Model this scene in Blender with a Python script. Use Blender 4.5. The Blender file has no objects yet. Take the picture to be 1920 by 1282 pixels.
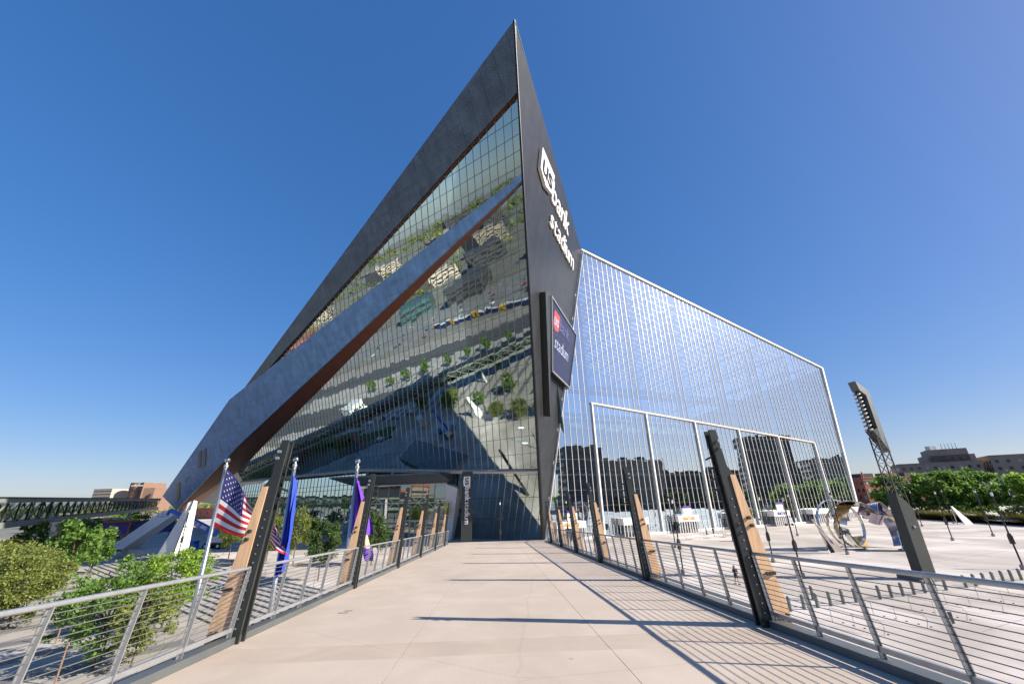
import bpy, math, random
import numpy as np
from mathutils import Vector as V, Matrix

R = math.radians
random.seed(7)
rng = np.random.default_rng(7)
scene = bpy.context.scene
COL = scene.collection

# ------------------------------------------------------------------ camera
CAM_H = 8.6                                   # metres above the plaza
cam_data = bpy.data.cameras.new('camera')
cam_data.sensor_width = 36.0
cam_data.lens = 745.0 / 1920.0 * 36.0         # 14 mm lens
cam_data.clip_end = 12000
cam = bpy.data.objects.new('camera', cam_data)
COL.objects.link(cam)
pitch, roll = R(21.50), R(-1.42)
M_cam = Matrix.Rotation(R(90) + pitch, 4, 'X') @ Matrix.Rotation(roll, 4, 'Z')
M_cam.translation = (0, 0, CAM_H)
cam.matrix_world = M_cam
scene.camera = cam

# ------------------------------------------------------------------ sky, sun, exposure
SUN_AZ, SUN_EL = R(103.3), R(28.6)
world = bpy.data.worlds.new('World')
scene.world = world
world.use_nodes = True
wn = world.node_tree
bg = wn.nodes['Background']
sky = wn.nodes.new('ShaderNodeTexSky')
sky.sky_type = 'NISHITA'
sky.sun_disc = False
sky.sun_elevation = SUN_EL
sky.sun_rotation = SUN_AZ
sky.altitude = 250
sky.air_density = 1.0
sky.dust_density = 1.0
sky.ozone_density = 6.0
sat = wn.nodes.new('ShaderNodeHueSaturation')
sat.inputs['Saturation'].default_value = 1.68
sat.inputs['Hue'].default_value = 0.512
sat.inputs['Value'].default_value = 1.6
gam = wn.nodes.new('ShaderNodeGamma')          # even tone curve over the whole sky: film-like roll-off at the horizon
gam.inputs['Gamma'].default_value = 0.5
wn.links.new(sky.outputs[0], gam.inputs['Color'])
wn.links.new(gam.outputs['Color'], sat.inputs['Color'])
wb = wn.nodes.new('ShaderNodeMix')               # white balance of the whole sky
wb.data_type = 'RGBA'; wb.blend_type = 'MULTIPLY'; wb.inputs['Factor'].default_value = 1.0
wb.inputs['B'].default_value = (1.0, 0.94, 1.0, 1)
wn.links.new(sat.outputs['Color'], wb.inputs['A'])
wn.links.new(wb.outputs['Result'], bg.inputs[0])
bg.inputs[1].default_value = 0.113
sun_data = bpy.data.lights.new('sun', 'SUN')
sun_data.energy = 5.0
sun_data.angle = R(0.5)
sun_data.color = (1.0, 0.93, 0.83)
sun = bpy.data.objects.new('sun', sun_data)
COL.objects.link(sun)
sun_dir = V((math.sin(SUN_AZ) * math.cos(SUN_EL), math.cos(SUN_AZ) * math.cos(SUN_EL), math.sin(SUN_EL)))
sun.rotation_euler = sun_dir.to_track_quat('Z', 'Y').to_euler()
vs = scene.view_settings
vs.view_transform = 'Standard'
vs.look = 'None'
vs.gamma = 1.0
vs.use_curve_mapping = False
vs.exposure = 0.82
scene.cycles.max_bounces = 8
scene.cycles.transparent_max_bounces = 16
scene.cycles.glossy_bounces = 4
scene.cycles.diffuse_bounces = 3
scene.cycles.sample_clamp_indirect = 8.0
scene.cycles.caustics_reflective = False
scene.cycles.caustics_refractive = False

# ------------------------------------------------------------------ materials
MATS = {}

def mat(name, col, rough=0.6, metal=0.0, var=0.12, scale=3.0, bump=0.0, bscale=40.0, spec=0.5, detail=6.0, aniso=None, island=0.0):
    if name in MATS:
        return MATS[name]
    m = bpy.data.materials.new(name)
    m.use_nodes = True
    nt = m.node_tree
    n, l = nt.nodes, nt.links
    p = n['Principled BSDF']
    p.inputs['Roughness'].default_value = rough
    p.inputs['Metallic'].default_value = metal
    p.inputs['Specular IOR Level'].default_value = spec
    tc = n.new('ShaderNodeTexCoord')
    src = tc.outputs['Object']
    if aniso:
        mp = n.new('ShaderNodeMapping')
        mp.inputs['Scale'].default_value = aniso
        l.new(src, mp.inputs['Vector'])
        src = mp.outputs['Vector']
    nz = n.new('ShaderNodeTexNoise')
    nz.inputs['Scale'].default_value = scale
    nz.inputs['Detail'].default_value = detail
    nz.inputs['Roughness'].default_value = 0.62
    l.new(src, nz.inputs['Vector'])
    rp = n.new('ShaderNodeValToRGB')
    rp.color_ramp.elements[0].position = 0.28
    rp.color_ramp.elements[1].position = 0.72
    c = np.array(col)
    rp.color_ramp.elements[0].color = (*np.clip(c * (1 - var), 0, 1), 1)
    rp.color_ramp.elements[1].color = (*np.clip(c * (1 + var), 0, 1), 1)
    l.new(nz.outputs['Fac'], rp.inputs['Fac'])
    out = rp.outputs['Color']
    if island:
        g = n.new('ShaderNodeNewGeometry')
        hs = n.new('ShaderNodeHueSaturation')
        mr = n.new('ShaderNodeMapRange')
        mr.inputs['To Min'].default_value = 1 - island
        mr.inputs['To Max'].default_value = 1 + island
        l.new(g.outputs['Random Per Island'], mr.inputs['Value'])
        l.new(mr.outputs[0], hs.inputs['Value'])
        l.new(out, hs.inputs['Color'])
        out = hs.outputs['Color']
    l.new(out, p.inputs['Base Color'])
    if bump:
        nb = n.new('ShaderNodeTexNoise')
        nb.inputs['Scale'].default_value = bscale
        nb.inputs['Detail'].default_value = 4
        l.new(src, nb.inputs['Vector'])
        b = n.new('ShaderNodeBump')
        b.inputs['Strength'].default_value = bump
        b.inputs['Distance'].default_value = 0.02
        l.new(nb.outputs['Fac'], b.inputs['Height'])
        l.new(b.outputs[0], p.inputs['Normal'])
    MATS[name] = m
    return m


def emit_mat(name, col, strength):
    if name in MATS:
        return MATS[name]
    m = mat(name, col, 0.4, var=0.03)
    p = m.node_tree.nodes['Principled BSDF']
    p.inputs['Emission Color'].default_value = (*col, 1)
    p.inputs['Emission Strength'].default_value = strength
    return m


def ribbed(name, col, rough, metal, period, var, panel, rib=0.5, axis=(0, 0, 1), seams=()):
    """standing-seam metal cladding: fine ribs plus panel to panel tone."""
    m = mat(name, col, rough, metal, var=var, scale=0.25)
    nt = m.node_tree
    n, l = nt.nodes, nt.links
    p = n['Principled BSDF']
    tc = n.new('ShaderNodeTexCoord')
    d = n.new('ShaderNodeVectorMath'); d.operation = 'DOT_PRODUCT'
    d.inputs[1].default_value = axis
    l.new(tc.outputs['Object'], d.inputs[0])
    mu = n.new('ShaderNodeMath'); mu.operation = 'MULTIPLY'; mu.inputs[1].default_value = 2 * math.pi / period
    l.new(d.outputs['Value'], mu.inputs[0])
    si = n.new('ShaderNodeMath'); si.operation = 'SINE'
    l.new(mu.outputs[0], si.inputs[0])
    b = n.new('ShaderNodeBump')
    b.inputs['Strength'].default_value = rib
    b.inputs['Distance'].default_value = 0.12
    l.new(si.outputs[0], b.inputs['Height'])
    l.new(b.outputs[0], p.inputs['Normal'])
    # panel tone: white noise on a snapped coordinate
    sn = n.new('ShaderNodeVectorMath'); sn.operation = 'SNAP'
    sn.inputs[1].default_value = panel
    l.new(tc.outputs['Object'], sn.inputs[0])
    wnz = n.new('ShaderNodeTexWhiteNoise')
    l.new(sn.outputs[0], wnz.inputs['Vector'])
    mr = n.new('ShaderNodeMapRange')
    mr.inputs['To Min'].default_value = 0.9
    mr.inputs['To Max'].default_value = 1.1
    l.new(wnz.outputs['Value'], mr.inputs['Value'])
    hs = n.new('ShaderNodeHueSaturation')
    rp = [x for x in n if x.type == 'VALTORGB'][0]
    l.new(rp.outputs['Color'], hs.inputs['Color'])
    l.new(mr.outputs[0], hs.inputs['Value'])
    src = hs.outputs['Color']
    for ax, per, wd, amt in seams:                     # open joints between the sheets
        dd = n.new('ShaderNodeVectorMath'); dd.operation = 'DOT_PRODUCT'; dd.inputs[1].default_value = ax
        l.new(tc.outputs['Object'], dd.inputs[0])
        mo = n.new('ShaderNodeMath'); mo.operation = 'PINGPONG'; mo.inputs[1].default_value = per / 2
        l.new(dd.outputs['Value'], mo.inputs[0])
        lt_ = n.new('ShaderNodeMath'); lt_.operation = 'LESS_THAN'; lt_.inputs[1].default_value = wd / 2
        l.new(mo.outputs[0], lt_.inputs[0])
        mm = n.new('ShaderNodeMath'); mm.operation = 'MULTIPLY'; mm.inputs[1].default_value = amt
        l.new(lt_.outputs[0], mm.inputs[0])
        mx = n.new('ShaderNodeMix'); mx.data_type = 'RGBA'
        l.new(mm.outputs[0], mx.inputs['Factor']); l.new(src, mx.inputs['A'])
        mx.inputs['B'].default_value = (.012, .012, .014, 1)
        src = mx.outputs['Result']
    # rain streaks
    mp = n.new('ShaderNodeMapping'); mp.inputs['Scale'].default_value = (.5, .5, .04)
    l.new(tc.outputs['Object'], mp.inputs['Vector'])
    ns = n.new('ShaderNodeTexNoise'); ns.inputs['Scale'].default_value = 1.0; ns.inputs['Detail'].default_value = 6
    l.new(mp.outputs[0], ns.inputs['Vector'])
    m3 = n.new('ShaderNodeMapRange'); m3.inputs['From Min'].default_value = .3; m3.inputs['From Max'].default_value = .7
    m3.inputs['To Min'].default_value = .82; m3.inputs['To Max'].default_value = 1.2
    l.new(ns.outputs['Fac'], m3.inputs['Value'])
    h2 = n.new('ShaderNodeHueSaturation'); l.new(src, h2.inputs['Color']); l.new(m3.outputs[0], h2.inputs['Value'])
    l.new(h2.outputs['Color'], p.inputs['Base Color'])
    return m


def glass(name, refl, tint_r, tint_t, wob=0.0, wscale=0.25, haze=0.0):
    """coated architectural glass: mirror part + see-through part."""
    m = bpy.data.materials.new(name)
    m.use_nodes = True
    nt = m.node_tree
    n, l = nt.nodes, nt.links
    n.remove(n['Principled BSDF'])
    out = n['Material Output']
    gl = n.new('ShaderNodeBsdfGlossy'); gl.inputs['Roughness'].default_value = 0.0
    gl.inputs['Color'].default_value = (*tint_r, 1)
    tr = n.new('ShaderNodeBsdfTransparent'); tr.inputs['Color'].default_value = (*tint_t, 1)
    lw = n.new('ShaderNodeLayerWeight'); lw.inputs['Blend'].default_value = 0.35
    mr = n.new('ShaderNodeMapRange')
    mr.inputs['To Min'].default_value = refl
    mr.inputs['To Max'].default_value = 1.0
    l.new(lw.outputs['Fresnel'], mr.inputs['Value'])
    mx = n.new('ShaderNodeMixShader')
    l.new(mr.outputs[0], mx.inputs['Fac'])
    l.new(tr.outputs[0], mx.inputs[1])
    l.new(gl.outputs[0], mx.inputs[2])
    last = mx
    if haze:
        df = n.new('ShaderNodeBsdfGlossy'); df.inputs['Roughness'].default_value = 0.42
        df.inputs['Color'].default_value = (0.9, 0.9, 0.9, 1)
        m2 = n.new('ShaderNodeMixShader'); m2.inputs['Fac'].default_value = haze
        l.new(mx.outputs[0], m2.inputs[1]); l.new(df.outputs[0], m2.inputs[2])
        last = m2
    if wob:
        tc = n.new('ShaderNodeTexCoord')
        nz = n.new('ShaderNodeTexNoise'); nz.inputs['Scale'].default_value = wscale; nz.inputs['Detail'].default_value = 1.5
        l.new(tc.outputs['Object'], nz.inputs['Vector'])
        b = n.new('ShaderNodeBump'); b.inputs['Strength'].default_value = 1.0; b.inputs['Distance'].default_value = wob
        l.new(nz.outputs['Fac'], b.inputs['Height'])
        l.new(b.outputs[0], gl.inputs['Normal'])
    l.new(last.outputs[0], out.inputs['Surface'])
    MATS[name] = m
    return m


def leaf_mat(name, col, var=0.35):
    m = mat(name, col, 0.55, var=0.25, scale=0.8, island=var, spec=0.3)
    nt = m.node_tree
    n, l = nt.nodes, nt.links
    p = n['Principled BSDF']
    tl = n.new('ShaderNodeBsdfTranslucent')
    src = p.inputs['Base Color'].links[0].from_socket
    l.new(src, tl.inputs['Color'])
    mx = n.new('ShaderNodeMixShader'); mx.inputs['Fac'].default_value = 0.5
    l.new(p.outputs[0], mx.inputs[1]); l.new(tl.outputs[0], mx.inputs[2])
    l.new(mx.outputs[0], n['Material Output'].inputs['Surface'])
    return m


def concrete(name, col, var, s1, s2, stain_and_light, rough=0.8, aniso=(1, 1, 1)):
    """light slab concrete: broad mottling, streaky stains (on the plaza also light thrown by the glass), fine grain."""
    m = mat(name, col, rough, var=var, scale=s1, bump=0.15, bscale=60, aniso=aniso)
    nt = m.node_tree
    n, l = nt.nodes, nt.links
    p = n['Principled BSDF']
    src = p.inputs['Base Color'].links[0].from_socket
    tc = n.new('ShaderNodeTexCoord')
    nz = n.new('ShaderNodeTexNoise'); nz.inputs['Scale'].default_value = s2; nz.inputs['Detail'].default_value = 8
    nz.inputs['Distortion'].default_value = 0.8
    l.new(tc.outputs['Object'], nz.inputs['Vector'])
    rp = n.new('ShaderNodeValToRGB')
    rp.color_ramp.elements[0].position = 0.42; rp.color_ramp.elements[0].color = (1 - stain_and_light, 1 - stain_and_light * 1.05, 1 - stain_and_light * 1.15, 1)
    rp.color_ramp.elements[1].position = 0.62; rp.color_ramp.elements[1].color = (1, 1, 1, 1)
    l.new(nz.outputs['Fac'], rp.inputs['Fac'])
    mx = n.new('ShaderNodeMix'); mx.data_type = 'RGBA'; mx.blend_type = 'MULTIPLY'
    mx.inputs['Factor'].default_value = 1.0
    l.new(src, mx.inputs['A']); l.new(rp.outputs['Color'], mx.inputs['B'])
    nz2 = n.new('ShaderNodeTexNoise'); nz2.inputs['Scale'].default_value = 90; nz2.inputs['Detail'].default_value = 3
    l.new(tc.outputs['Object'], nz2.inputs['Vector'])
    mr = n.new('ShaderNodeMapRange'); mr.inputs['To Min'].default_value = 0.86; mr.inputs['To Max'].default_value = 1.14
    l.new(nz2.outputs['Fac'], mr.inputs['Value'])
    hs = n.new('ShaderNodeHueSaturation')
    l.new(mx.outputs['Result'], hs.inputs['Color']); l.new(mr.outputs[0], hs.inputs['Value'])
    vo = n.new('ShaderNodeTexVoronoi'); vo.inputs['Scale'].default_value = 0.8
    l.new(tc.outputs['Object'], vo.inputs['Vector'])
    ml = n.new('ShaderNodeMapRange'); ml.inputs['From Min'].default_value = 0.018; ml.inputs['From Max'].default_value = 0.05
    ml.inputs['To Min'].default_value = 0.72; ml.inputs['To Max'].default_value = 1.0
    l.new(vo.outputs['Distance'], ml.inputs['Value'])
    h3 = n.new('ShaderNodeHueSaturation'); l.new(hs.outputs['Color'], h3.inputs['Color']); l.new(ml.outputs[0], h3.inputs['Value'])
    src = h3.outputs['Color']
    mpc = n.new('ShaderNodeTexNoise'); mpc.inputs['Scale'].default_value = .5; mpc.inputs['Detail'].default_value = 5
    l.new(tc.outputs['Object'], mpc.inputs['Vector'])
    av = n.new('ShaderNodeMix'); av.data_type = 'RGBA'; av.inputs['Factor'].default_value = .25
    l.new(tc.outputs['Object'], av.inputs['A']); l.new(mpc.outputs['Color'], av.inputs['B'])
    vc = n.new('ShaderNodeTexVoronoi'); vc.feature = 'DISTANCE_TO_EDGE'; vc.inputs['Scale'].default_value = .13
    l.new(av.outputs['Result'], vc.inputs['Vector'])
    cr = n.new('ShaderNodeMapRange'); cr.inputs['From Min'].default_value = .0012; cr.inputs['From Max'].default_value = .0032
    cr.inputs['To Min'].default_value = .93; cr.inputs['To Max'].default_value = 1.0
    l.new(vc.outputs['Distance'], cr.inputs['Value'])
    h4 = n.new('ShaderNodeHueSaturation'); l.new(src, h4.inputs['Color']); l.new(cr.outputs[0], h4.inputs['Value'])
    l.new(h4.outputs['Color'], p.inputs['Base Color'])
    return m


m_deck = concrete('deck_concrete', (0.565, 0.465, 0.37), 0.09, 0.3, 0.8, 0.08, aniso=(1, 0.35, 1))
m_deckband = concrete('deck_band', (0.52, 0.42, 0.33), 0.07, 0.6, 1.2, 0.06)
m_plaza = concrete('plaza_concrete', (0.66, 0.59, 0.53), 0.20, 0.06, 0.08, 0.30, aniso=(0.5, 1.6, 1))  # broad patches also paint in the light pattern thrown by the glass
m_plaza2 = concrete('lower_plaza_concrete', (0.47, 0.43, 0.385), 0.10, 0.2, 0.12, 0.2)
m_band = concrete('grey_paving', (0.20, 0.19, 0.18), 0.12, 0.5, 0.5, 0.12)
m_ground = mat('earth_ground', (0.20, 0.19, 0.155), 0.9, var=0.35, scale=0.02, detail=10)
m_asphalt = mat('asphalt', (0.085, 0.085, 0.088), 0.85, var=0.2, scale=0.3)
m_grass = mat('lawn', (0.07, 0.13, 0.03), 0.9, var=0.35, scale=1.2, bump=0.5, bscale=20)
m_face = ribbed('zinc_prow', (0.025, 0.026, 0.028), 0.42, 0.2, 0.42, 0.10, (3.1, 3.1, 1.3), 0.18, seams=(((0, 0, 1), 4.2, .10, .5), ((.37, .93, 0), 3.4, .08, .35)))
m_zband = ribbed('zinc_band', (0.115, 0.135, 0.15), 0.42, 0.3, 0.40, 0.10, (4.2, 4.2, 1.1), 0.12, seams=(((-.824, .566, 0), 3.6, .12, .45), ((0, 0, 1), 2.4, .08, .3)))
m_zskylit = ribbed('zinc_band_skylit', (0.18, 0.33, 0.54), 0.5, 0.1, 0.40, 0.12, (4.2, 4.2, 1.1), 0.12, seams=(((-.824, .566, 0), 3.6, .12, .4), ((0, 0, 1), 2.4, .08, .25)))  # same zinc as the upper band, blue skylight in shade put into its colour
m_soffit = mat('brown_soffit', (0.20, 0.075, 0.042), 0.55, 0.1, var=0.12, scale=0.5)
m_black = mat('black_frame', (0.012, 0.012, 0.014), 0.4, 0.2, var=0.1)
m_white = mat('white_metal', (0.78, 0.76, 0.72), 0.4, 0.0, var=0.05)
m_white2 = mat('white_panel', (0.80, 0.78, 0.76), 0.5, 0.0, var=0.04)
m_mull = mat('cream_mullion', (0.74, 0.70, 0.62), 0.35, 0.1, var=0.05)
m_mull2 = mat('grey_mullion', (0.36, 0.36, 0.34), 0.35, 0.4, var=0.06)
m_tan = mat('tan_beam', (0.56, 0.48, 0.40), 0.5, 0.0, var=0.08)
m_steel = mat('dark_steel', (0.042, 0.046, 0.045), 0.42, 0.35, var=0.15, scale=2)
m_steel2 = mat('grey_painted_steel', (0.13, 0.14, 0.14), 0.45, 0.3, var=0.12, scale=2)
m_galv = mat('galvanised_steel', (0.50, 0.51, 0.51), 0.34, 0.75, var=0.12, scale=4)
m_rail = mat('rail_steel', (0.42, 0.43, 0.43), 0.36, 0.6, var=0.12, scale=6)
m_cable = mat('cable_steel', (0.26, 0.25, 0.24), 0.4, 0.6, var=0.1)
m_timber = mat('glulam_timber', (0.70, 0.445, 0.25), 0.55, var=0.22, scale=3.5, aniso=(6, 6, 0.5), bump=0.15, bscale=14)
m_intg = mat('interior_green_steel', (0.36, 0.52, 0.43), 0.5, 0.1, var=0.15)
m_intw = mat('interior_white_steel', (0.34, 0.40, 0.44), 0.45, 0.1, var=0.05)
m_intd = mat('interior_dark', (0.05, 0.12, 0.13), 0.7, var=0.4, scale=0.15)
m_slab = mat('interior_slab', (0.22, 0.29, 0.26), 0.7, var=0.2)
m_lamp = mat('lamp_black', (0.02, 0.02, 0.021), 0.4, 0.2, var=0.1)
m_lens = mat('lamp_lens', (0.75, 0.75, 0.72), 0.25, var=0.03)
m_chrome = mat('polished_steel', (0.62, 0.60, 0.57), 0.07, 1.0, var=0.05, bump=0.02, bscale=2)
m_goldrefl = mat('steel_gold_reflection', (0.62, 0.45, 0.22), 0.16, 1.0, var=0.08)  # polished steel with its golden reflection put into the base colour
m_violet = mat('violet_steel', (0.40, 0.36, 0.44), 0.2, 0.9, var=0.08)
m_bark = mat('bark', (0.10, 0.075, 0.055), 0.9, var=0.3, scale=8, bump=0.6, bscale=18)
m_leafA = leaf_mat('leaf_green', (0.17, 0.29, 0.06), 0.45)
m_leafB = leaf_mat('leaf_olive', (0.25, 0.29, 0.075), 0.4)
m_leafC = leaf_mat('leaf_bright', (0.28, 0.42, 0.06), 0.35)
m_leafD = leaf_mat('leaf_dark', (0.10, 0.165, 0.05), 0.4)
m_brick = mat('red_brick', (0.36, 0.135, 0.085), 0.85, var=0.18, scale=0.6, detail=9)
m_beige = mat('beige_stone', (0.34, 0.27, 0.21), 0.85, var=0.12, scale=0.2)
m_dbrick = mat('dark_brick', (0.075, 0.075, 0.082), 0.7, var=0.15, scale=0.4)
m_pale = mat('pale_stone', (0.52, 0.42, 0.34), 0.85, var=0.1, scale=0.2)
m_copper = mat('rust_stone', (0.25, 0.15, 0.105), 0.85, var=0.1, scale=0.2)
m_win = mat('window_dark', (0.03, 0.036, 0.042), 0.12, 0.0, var=0.3, spec=0.7)
m_winlight = mat('window_blind', (0.42, 0.40, 0.36), 0.4, var=0.15)
m_concw = mat('white_concrete', (0.70, 0.69, 0.68), 0.7, var=0.06, scale=0.4)
m_blue = mat('blue_paint', (0.02, 0.12, 0.50), 0.35, var=0.06)
m_tyre = mat('rubber', (0.02, 0.02, 0.02), 0.85, var=0.1)
m_red = mat('flag_red', (0.52, 0.022, 0.03), 0.8, var=0.06)
m_fwhite = mat('flag_white', (0.78, 0.76, 0.74), 0.8, var=0.04)
m_navy = mat('flag_navy', (0.035, 0.035, 0.17), 0.8, var=0.06)
m_fblue = mat('flag_blue', (0.03, 0.07, 0.52), 0.7, var=0.08)
m_purple = mat('flag_purple', (0.13, 0.03, 0.42), 0.7, var=0.08)
m_ltext = mat('sign_purple_text', (0.09, 0.03, 0.25), 0.5, var=0.02)
m_gtext = mat('sign_gold_text', (0.75, 0.30, 0.02), 0.5, var=0.02)
m_skin = mat('skin', (0.52, 0.30, 0.20), 0.5, var=0.05)
m_hair = mat('brown_hair', (0.13, 0.055, 0.025), 0.5, var=0.2)
m_cloth = mat('black_cloth', (0.018, 0.018, 0.022), 0.8, var=0.2)
m_cloth2 = mat('denim_cloth', (0.05, 0.08, 0.15), 0.8, var=0.2)

g_left = glass('glass_prow', 0.56, (0.58, 0.68, 0.66), (0.30, 0.48, 0.48), wob=0.0075, wscale=0.45)
g_right = glass('glass_doors', 0.60, (0.70, 0.86, 1.0), (0.55, 0.74, 0.74), wob=0.005, wscale=0.4, haze=0.004)
g_entry = glass('glass_entry', 0.30, (0.85, 0.90, 0.86), (0.55, 0.66, 0.60))

# ------------------------------------------------------------------ mesh helpers
WL = {}      # world location of every parent object


class MB:
    def __init__(self):
        self.v, self.f, self.m = [], [], []
        self.slot = 0

    def poly(self, pts):
        b = len(self.v)
        self.v += [tuple(p) for p in pts]
        self.f.append(tuple(range(b, b + len(pts))))
        self.m.append(self.slot)
        return self

    def faces(self, pts, fs):
        b = len(self.v)
        self.v += [tuple(p) for p in pts]
        for f in fs:
            self.f.append(tuple(b + i for i in f))
            self.m.append(self.slot)
        return self

    def prism(self, pts, ext):
        """closed polygon pts pushed along vector ext."""
        n = len(pts)
        e = V(ext)
        a = [V(p) for p in pts]
        q = [p + e for p in a]
        fs = [tuple(range(n - 1, -1, -1)), tuple(range(n, 2 * n))]
        fs += [(i, (i + 1) % n, n + (i + 1) % n, n + i) for i in range(n)]
        return self.faces(a + q, fs)

    def box(self, c, s, X=(1, 0, 0), Y=(0, 1, 0), Z=(0, 0, 1)):
        X, Y, Z, c = V(X), V(Y), V(Z), V(c)
        p = [c + X * (s[0] / 2 * i) + Y * (s[1] / 2 * j) + Z * (s[2] / 2 * k) for k in (-1, 1) for i, j in ((-1, -1), (1, -1), (1, 1), (-1, 1))]
        return self.faces(p, [(3, 2, 1, 0), (4, 5, 6, 7), (0, 1, 5, 4), (1, 2, 6, 5), (2, 3, 7, 6), (3, 0, 4, 7)])

    def bar(self, a, b, w, h, up=(0, 0, 1)):
        a, b = V(a), V(b)
        Z = (b - a); L = Z.length; Z.normalize()
        X = Z.cross(V(up))
        if X.length < 1e-4:
            X = Z.cross(V((1, 0, 0)))
        X.normalize(); Y = X.cross(Z)
        return self.box((a + b) / 2, (w, h, L), X, Y, Z)

    def tube(self, a, b, r0, r1=None, n=8, caps=True):
        a, b = V(a), V(b)
        r1 = r0 if r1 is None else r1
        Z = (b - a).normalized()
        X = Z.orthogonal().normalized(); Y = Z.cross(X)
        pts = []
        for c, r in ((a, r0), (b, r1)):
            pts += [c + (X * math.cos(t) + Y * math.sin(t)) * r for t in (2 * math.pi * k / n for k in range(n))]
        fs = [(i, (i + 1) % n, n + (i + 1) % n, n + i) for i in range(n)]
        if caps:
            fs += [tuple(range(n - 1, -1, -1)), tuple(range(n, 2 * n))]
        return self.faces(pts, fs)

    def path(self, ps, r, n=6):
        for a, b in zip(ps, ps[1:]):
            self.tube(a, b, r, r, n)
        return self

    def lathe(self, c, prof, n=16):
        c = V(c)
        pts = []
        for r, z in prof:
            pts += [c + V((r * math.cos(2 * math.pi * k / n), r * math.sin(2 * math.pi * k / n), z)) for k in range(n)]
        fs = []
        for j in range(len(prof) - 1):
            fs += [(j * n + i, j * n + (i + 1) % n, (j + 1) * n + (i + 1) % n, (j + 1) * n + i) for i in range(n)]
        fs += [tuple(range(n - 1, -1, -1)), tuple(range((len(prof) - 1) * n, len(prof) * n))]
        return self.faces(pts, fs)

    def sphere(self, c, r, n=10):
        prof = [(max(1e-3, r * math.sin(math.pi * k / n)), -r * math.cos(math.pi * k / n)) for k in range(n + 1)]
        return self.lathe(c, prof, n * 2)

    def grid(self, P, nu, nv):
        pts = [P(i / nu, j / nv) for j in range(nv + 1) for i in range(nu + 1)]
        w = nu + 1
        return self.faces(pts, [(j * w + i, j * w + i + 1, (j + 1) * w + i + 1, (j + 1) * w + i) for j in range(nv) for i in range(nu)])

    def mesh(self, name, base=(0, 0, 0)):
        me = bpy.data.meshes.new(name)
        b = V(base)
        me.from_pydata([tuple(V(p) - b) for p in self.v], [], self.f)
        return me

    def build(self, name, mats, parent=None, smooth=False, loc=None):
        base = WL.get(parent, V((0, 0, 0))) if parent else (V(loc) if loc is not None else V((0, 0, 0)))
        me = self.mesh(name, base)
        ml = mats if isinstance(mats, (list, tuple)) else [mats]
        for x in ml:
            me.materials.append(x)
        if len(ml) > 1:
            me.polygons.foreach_set('material_index', self.m)
        if smooth:
            me.polygons.foreach_set('use_smooth', [True] * len(me.polygons))
        o = bpy.data.objects.new(name, me)
        COL.objects.link(o)
        if parent:
            o.parent = parent
            WL[o] = base
        else:
            o.location = base
            WL[o] = base
        return o


def tag(o, label=None, cat=None, group=None, kind=None):
    if label: o['label'] = label
    if cat: o['category'] = cat
    if group: o['group'] = group
    if kind: o['kind'] = kind
    return o


def thing(name, label, cat, loc=(0, 0, 0), group=None):
    o = bpy.data.objects.new(name, None)
    o.empty_display_size = 0.3
    COL.objects.link(o)
    o.location = loc
    WL[o] = V(loc)
    return tag(o, label, cat, group)


def copy_tree(o, parent=None, loc=None, rz=None, sc=None, label=None):
    c = o.copy()
    COL.objects.link(c)
    c.parent = parent
    if loc is not None: c.location = loc
    if rz is not None: c.rotation_euler = (0, 0, rz)
    if sc is not None: c.scale = (sc, sc, sc) if not isinstance(sc, (tuple, list)) else sc
    if label: c['label'] = label
    for ch in list(o.children):
        copy_tree(ch, c)
    return c


def nd(i):
    return ('first', 'second', 'third', 'fourth', 'fifth', 'sixth', 'seventh', 'eighth', 'ninth', 'tenth', 'eleventh', 'twelfth', 'thirteenth', 'fourteenth', 'fifteenth', 'sixteenth', 'seventeenth', 'eighteenth', 'nineteenth', 'twentieth', 'twenty-first', 'twenty-second', 'twenty-third', 'twenty-fourth')[i]


def text_mesh(ch, size, depth, bold=0.0, align='LEFT'):
    cu = bpy.data.curves.new('t', 'FONT')
    cu.body = ch
    cu.size = size
    cu.extrude = depth / 2
    cu.offset = bold
    cu.align_x = align
    o = bpy.data.objects.new('t', cu)
    COL.objects.link(o)
    bpy.context.view_layer.update()
    dg = bpy.context.evaluated_depsgraph_get()
    me = bpy.data.meshes.new_from_object(o.evaluated_get(dg))
    w = max((v.co.x for v in me.vertices), default=0)
    bpy.data.objects.remove(o)
    bpy.data.curves.remove(cu)
    return me, w


GLY = {}


def letters(word, parent, org, ex, ey, size, depth, m, bold=0.0, gap=0.06, name='letter', stretch=1.0, width=None):
    """each character its own mesh; lower-left of the word at org."""
    ex, ey = V(ex).normalized(), V(ey).normalized()
    en = ex.cross(ey)
    base = WL[parent]
    items, x = [], 0.0
    for ch in word:
        if ch == ' ':
            x += size * 0.3
            continue
        key = (ch, size, depth, bold, m.name)
        if key not in GLY:
            me, _ = text_mesh(ch, size, depth, bold)
            xs = [v.co.x for v in me.vertices]
            x0, x1 = min(xs), max(xs)
            for v in me.vertices: v.co.x -= x0
            me.materials.clear(); me.materials.append(m)
            me.name = name
            GLY[key] = (me, x1 - x0)
        items.append((GLY[key], x))
        x += GLY[key][1] + size * gap
    tot = x - size * gap
    k = (width / tot) if width else stretch
    for (me, w), xo in items:
        o = bpy.data.objects.new(name, me)
        COL.objects.link(o)
        o.parent = parent
        q = V(org) + ex * (xo * k) - base
        mtx = Matrix((( *(ex * k), 0), (*ey, 0), (*en, 0), (0, 0, 0, 1))).transposed()
        mtx.translation = q
        o.matrix_local = mtx
    return tot * k


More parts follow.
